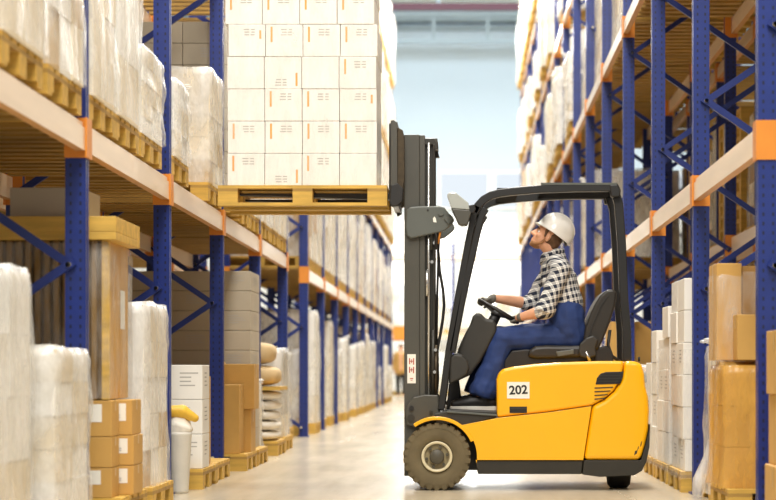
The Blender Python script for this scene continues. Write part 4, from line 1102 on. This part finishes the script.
part(m, 'hair', M['hair'], voxel=.006, it=2, fold=.004, fs=30)
# hard hat
tp = math.radians(36); hf = Vector((-math.cos(tp), 0, math.sin(tp))); hu = Vector((math.sin(tp), 0, math.cos(tp)))
HH = Matrix((hf, lat, hu)).transposed(); hh = Q(556.2, 231)
hat = empty('x', (0, 0, 0), 'x', 'x'); bpy.data.objects.remove(hat)
m = MB(); NN, KK = 36, 10; rings = []
for j in range(KK+1):
    ph = math.pi/2*j/KK; ring = []
    for k in range(NN):
        th = 2*math.pi*k/NN
        ring.append(m.bm.verts.new(hh+HH@Vector((.14*math.cos(th)*math.cos(ph), .115*math.sin(th)*math.cos(ph), .146*math.sin(ph)**.92-.022))))
    rings.append(ring)
for a, b in zip(rings, rings[1:]):
    for k in range(NN): m._face([a[k], a[(k+1) % NN], b[(k+1) % NN], b[k]], True)
brim = [m.bm.verts.new(hh+HH@Vector(((.145+(.016 if math.cos(2*math.pi*k/NN) > 0 else 0)*max(0, math.cos(2*math.pi*k/NN))**.6)*math.cos(2*math.pi*k/NN), .122*math.sin(2*math.pi*k/NN), -.03-.008*max(0, math.cos(2*math.pi*k/NN))))) for k in range(NN)]
for k in range(NN): m._face([brim[k], brim[(k+1) % NN], rings[0][(k+1) % NN], rings[0][k]], True)
hat = m.build('hard_hat', M['helmet'], body); sm = hat.modifiers.new('thick', 'SOLIDIFY'); sm.thickness = .005
m = MB(); m.tube([hh+HH@Vector((.14*math.cos(a), 0, .149*math.sin(a)-.024)) for a in [math.radians(20+14*k) for k in range(11)]], [.004]+[.01]*9+[.004], 8); m.build('ridge', M['helmet'], hat)
m = MB(); m.tube([hh+HH@Vector((-.1, .07, -.02)), hh+HH@Vector((-.118, 0, -.045)), hh+HH@Vector((-.1, -.07, -.02))], .009, 8); m.build('head_band', M['charcoal'], hat)
# shirt
m = MB()
m.chain([Q(549.5, 260.5), Q(556, 257.5)], [.072, .074])
m.chain([Q(553.5, 261.5), Q(559, 282), Q(566, 306)], [.098, .137, .13])
for y in (-.07, 0, .07):
    m.chain([Q(555, 266, y), Q(560, 283, y*1.35), Q(566, 305, y*1.25), Q(570, 325, y*1.2)], [.075, .112, .105, .1])
for sg, sh, el in ((-1, shN, elN), (1, shF, elF)):
    m.chain([Q(553, 259, sg*.045), sh+Vector((0, 0, .0))], [.055, .072]); m.chain([sh, sh.lerp(el, .5), sh.lerp(el, .93)], [.074, .069, .066])
    m.cap(Q(560, 275, sg*.1), sh, .09, .07)
part(m, 'plaid_shirt', M['plaid'], voxel=.008, it=3, fold=.007, fs=11)
for el, sh, nm in ((elN, shN, 0), (elF, shF, 1)):
    d = (el-sh).normalized(); m = MB(); c0 = sh.lerp(el, .86); m.tube([c0, c0+d*.03, c0+d*.065], [.073, .075, .072], 16); m.jitter(.004, 20)
    wr_ = wrN if nm == 0 else wrF
    m.cap(el, el.lerp(wr_, .16), .064, .057)
    part(m, 'rolled_cuff', M['plaid'], voxel=.008, it=2)
m = MB()
for sg in (-1, 1): m.chain([Q(541.5, 263, sg*.03), Q(545.5, 257.5, sg*.07), Q(555, 252.5, sg*.075), Q(562, 251, sg*.03)], [.016, .022, .024, .02])
m.cap(Q(561.5, 253.5, -.02), Q(561.5, 253.5, .02), .018, .018)
part(m, 'collar', M['plaid'], voxel=.006, it=2)
# overalls
m = MB()
for y in (-.08, 0, .08):
    m.chain([Q(565.5, 312, y*1.15), Q(567, 323, y*1.25), Q(570, 336, y*1.2)], [.125, .127, .118])
for hip, kn, an in ((hipN, kneeN, ankN), (hipF, kneeF, ankF)):
    k2 = hip.lerp(kn, .5)+Vector((0, 0, .005))
    m.chain([hip, k2, kn], [.112, .1, .09]); sh2 = kn.lerp(an, .5)
    m.chain([kn, sh2, an+Vector((0, 0, .01))], [.09, .092, .108])
zh0 = W(0, 391.5, YMID).z; xh = W(467, 0, YMID).x
for v in m.bm.verts:
    zh = zh0-max(0, v.co.x-xh)*.33
    if v.co.z < zh: v.co.z = zh+(v.co.z-zh)*.08
ov = part(m, 'overalls', M['denim'], voxel=.008, it=4, fold=.011, fs=9)
m = MB()
m.prism(PX([(539.5, 300), (540.4, 288), (543, 287), (546, 305), (549, 318), (545, 318)], YMID), YMID-.1, YMID+.1, 'Y'); m.build('bib', M['denim'], body, bevel=.006)
# shoes
for an, dy in ((ankN, -.15), (ankF, .15)):
    b = Vector((an.x, an.y, 0)); zf = W(0, 409.6, YMID).z
    m = MB(); 
    m.chain([Vector((an.x+.015, an.y, zf+.115)), Vector((an.x+.02, an.y, zf+.06))], [.047, .05]); m.chain([Vector((an.x+.06, an.y, zf+.055)), Vector((an.x-.05, an.y, zf+.064)), Vector((an.x-.13, an.y, zf+.052)), Vector((an.x-.205, an.y, zf+.042))], [.043, .048, .046, .034])
    for v in m.bm.verts: v.co.z = max(v.co.z, zf+.014)
    sh = part(m, 'shoe', M['shoe'], voxel=.006, it=2)
    pts = [(an.x+.09, an.y-.035), (an.x+.098, an.y), (an.x+.09, an.y+.035), (an.x-.05, an.y+.046), (an.x-.16, an.y+.046), (an.x-.235, an.y+.025), (an.x-.242, an.y), (an.x-.235, an.y-.025), (an.x-.16, an.y-.046), (an.x-.05, an.y-.046)]
    MB().prism(pts, zf-.006, zf+.028, 'Z').build('sole', M['sole'], sh, bevel=.006)
# gloved hands around the rim
def hand(theta, wr, inside):
    rad = u*math.cos(theta)+Vector((0, 1, 0))*math.sin(theta); P0 = SW+rad*RW
    tan = (-u*math.sin(theta)+Vector((0, 1, 0))*math.cos(theta)).normalized()
    s = -1 if inside else 1                      # side of the rim the wrist comes from
    side = rad*s
    m = MB()
    kn0 = P0+side*.034+nrm*.026
    palm = wr.lerp(kn0, .55)
    m.chain([wr, wr.lerp(kn0, .3)], [.031, .033])
    for k in range(4):
        o = tan*(-.031+.0205*k); L = (.86, 1.0, .95, .78)[k]
        base = wr.lerp(kn0, .35)+o*.6; kn = kn0+o
        m.chain([base, kn], [.018, .0125])
        m.chain([kn, P0+o+nrm*.027+side*.004, P0+o-side*.025*L+nrm*.008, P0+o-side*.018*L-nrm*.022*L], [.0118, .0105, .0098, .0088])
    tb = wr.lerp(kn0, .45)+tan*.03*(1 if theta > 1 else -1)*(-1 if inside else 1)
    tt = tan*(.05)*(1 if theta > 1 else -1)*(-1 if inside else 1)
    m.chain([tb, P0+side*.024+tt*.8, P0+tt+nrm*-.004+side*.018, P0+tt*1.05-nrm*.022], [.016, .0125, .011, .0095])
    part(m, 'glove', M['glove'], voxel=.0042, it=2)
hand(math.radians(-28), wrN, False); hand(math.radians(180-32), wrF, True)

# ------------------------------------------------------------------ person walking far down the aisle
px_, py_ = -2.06, 61.5
def F(x, z, y=0): return Vector((px_+x, py_+y, z))
m = MB(); m.sphere(F(0, 1.6), (.08, .095, .115)); m.sphere(F(0, 1.585, -.1), (.014, .02, .016)); m.chain([F(0, 1.5), F(0, 1.42)], [.055, .06])
m.chain([F(0, 1.35), F(0, 1.1), F(0, .92)], [.13, .13, .14])
for s_ in (-1, 1):
    m.chain([F(s_*.19, 1.38), F(s_*.24, 1.1), F(s_*.22, .85, -.06)], [.05, .042, .03]); m.sphere(F(s_*.22, .8, -.07), (.025, .035, .05))
    m.chain([F(s_*.09, .9), F(s_*.1, .48, -.03*s_), F(s_*.1, .08, .05*s_)], [.085, .06, .042]); m.cap(F(s_*.1, .04, .05*s_), F(s_*.1, .035, .05*s_-.14), .038, .03)
fp_ = remeshed(m, 'person', M['skin'], origin=(px_, py_, 0), voxel=.015, it=3)
tag(fp_, 'blurred person in ochre jacket and dark trousers standing far down the aisle', 'person')
m = MB()
for s_ in (-1, 1):
    m.chain([F(s_*.09, 1.4), F(s_*.19, 1.38), F(s_*.24, 1.1), F(s_*.225, .9, -.05)], [.08, .07, .06, .05]); m.chain([F(s_*.09, 1.36), F(s_*.08, 1.1), F(s_*.08, .82)], [.13, .13, .135])
remeshed(m, 'jacket', M['jacket'], fp_, voxel=.015, it=3)
m = MB()
for s_ in (-1, 1): m.chain([F(s_*.09, .88), F(s_*.1, .48, -.03*s_), F(s_*.1, .12, .05*s_)], [.105, .08, .065])
remeshed(m, 'trousers', M['dark_cloth'], fp_, voxel=.015, it=3)
m = MB(); m.sphere(F(0, 1.64, .01), (.088, .1, .1)); remeshed(m, 'hair', M['hair'], fp_, voxel=.015, it=2)
# ------------------------------------------------------------------ camera and light
cam = bpy.data.cameras.new('camera'); co = bpy.data.objects.new('camera', cam); C.objects.link(co)
co.location = (0, 0, CAMZ); co.rotation_euler = (math.radians(90), 0, 0)
cam.sensor_width = 36; cam.sensor_fit = 'HORIZONTAL'; cam.lens = F_PX/776*36
cam.shift_x = -(CX-388)/776; cam.shift_y = (CY-250)/776
cam.clip_end = 200
cam.dof.use_dof = True; cam.dof.focus_distance = 13.4; cam.dof.aperture_fstop = cam.lens/1000/.042
S.camera = co
w = bpy.data.worlds.new('world'); S.world = w; w.use_nodes = True
bg = w.node_tree.nodes['Background']; bg.inputs[0].default_value = (1.0, .97, .92, 1); bg.inputs[1].default_value = .55
def area(name, loc, sx, sy, power, col, rot=(0, 0, 0)):
    l = bpy.data.lights.new(name, 'AREA'); l.shape = 'RECTANGLE'; l.size = sx; l.size_y = sy; l.energy = power; l.color = col
    o = bpy.data.objects.new(name, l); C.objects.link(o); o.location = loc; o.rotation_euler = rot; return o
WARM = (1, .965, .905)
for i in range(8):
    area('aisle_fill', (-.2, 6+8*i, 11.8), 1.6, 5.0, 850, WARM)  # added overhead fill to boost the aisle, without fixtures
area('aisle_fill', (-.2, 2.5, 9.0), 4, 2.5, 620, WARM, (math.radians(58), 0, 0))  # added unseen fill, tilted down the aisle to brighten camera-facing fronts
area('end_wall_fill', (0, 57, 13.8), 20, 4, 2900, (.8, .91, 1), (math.radians(62), 0, 0))  # added bluish fill under the ceiling that brightens the back wall
S.view_settings.view_transform = 'Standard'; S.view_settings.look = 'None'; S.view_settings.gamma = 1
S.view_settings.use_curve_mapping = False; S.view_settings.exposure = 0.2

bpy.data.scenes.remove(BAKE)
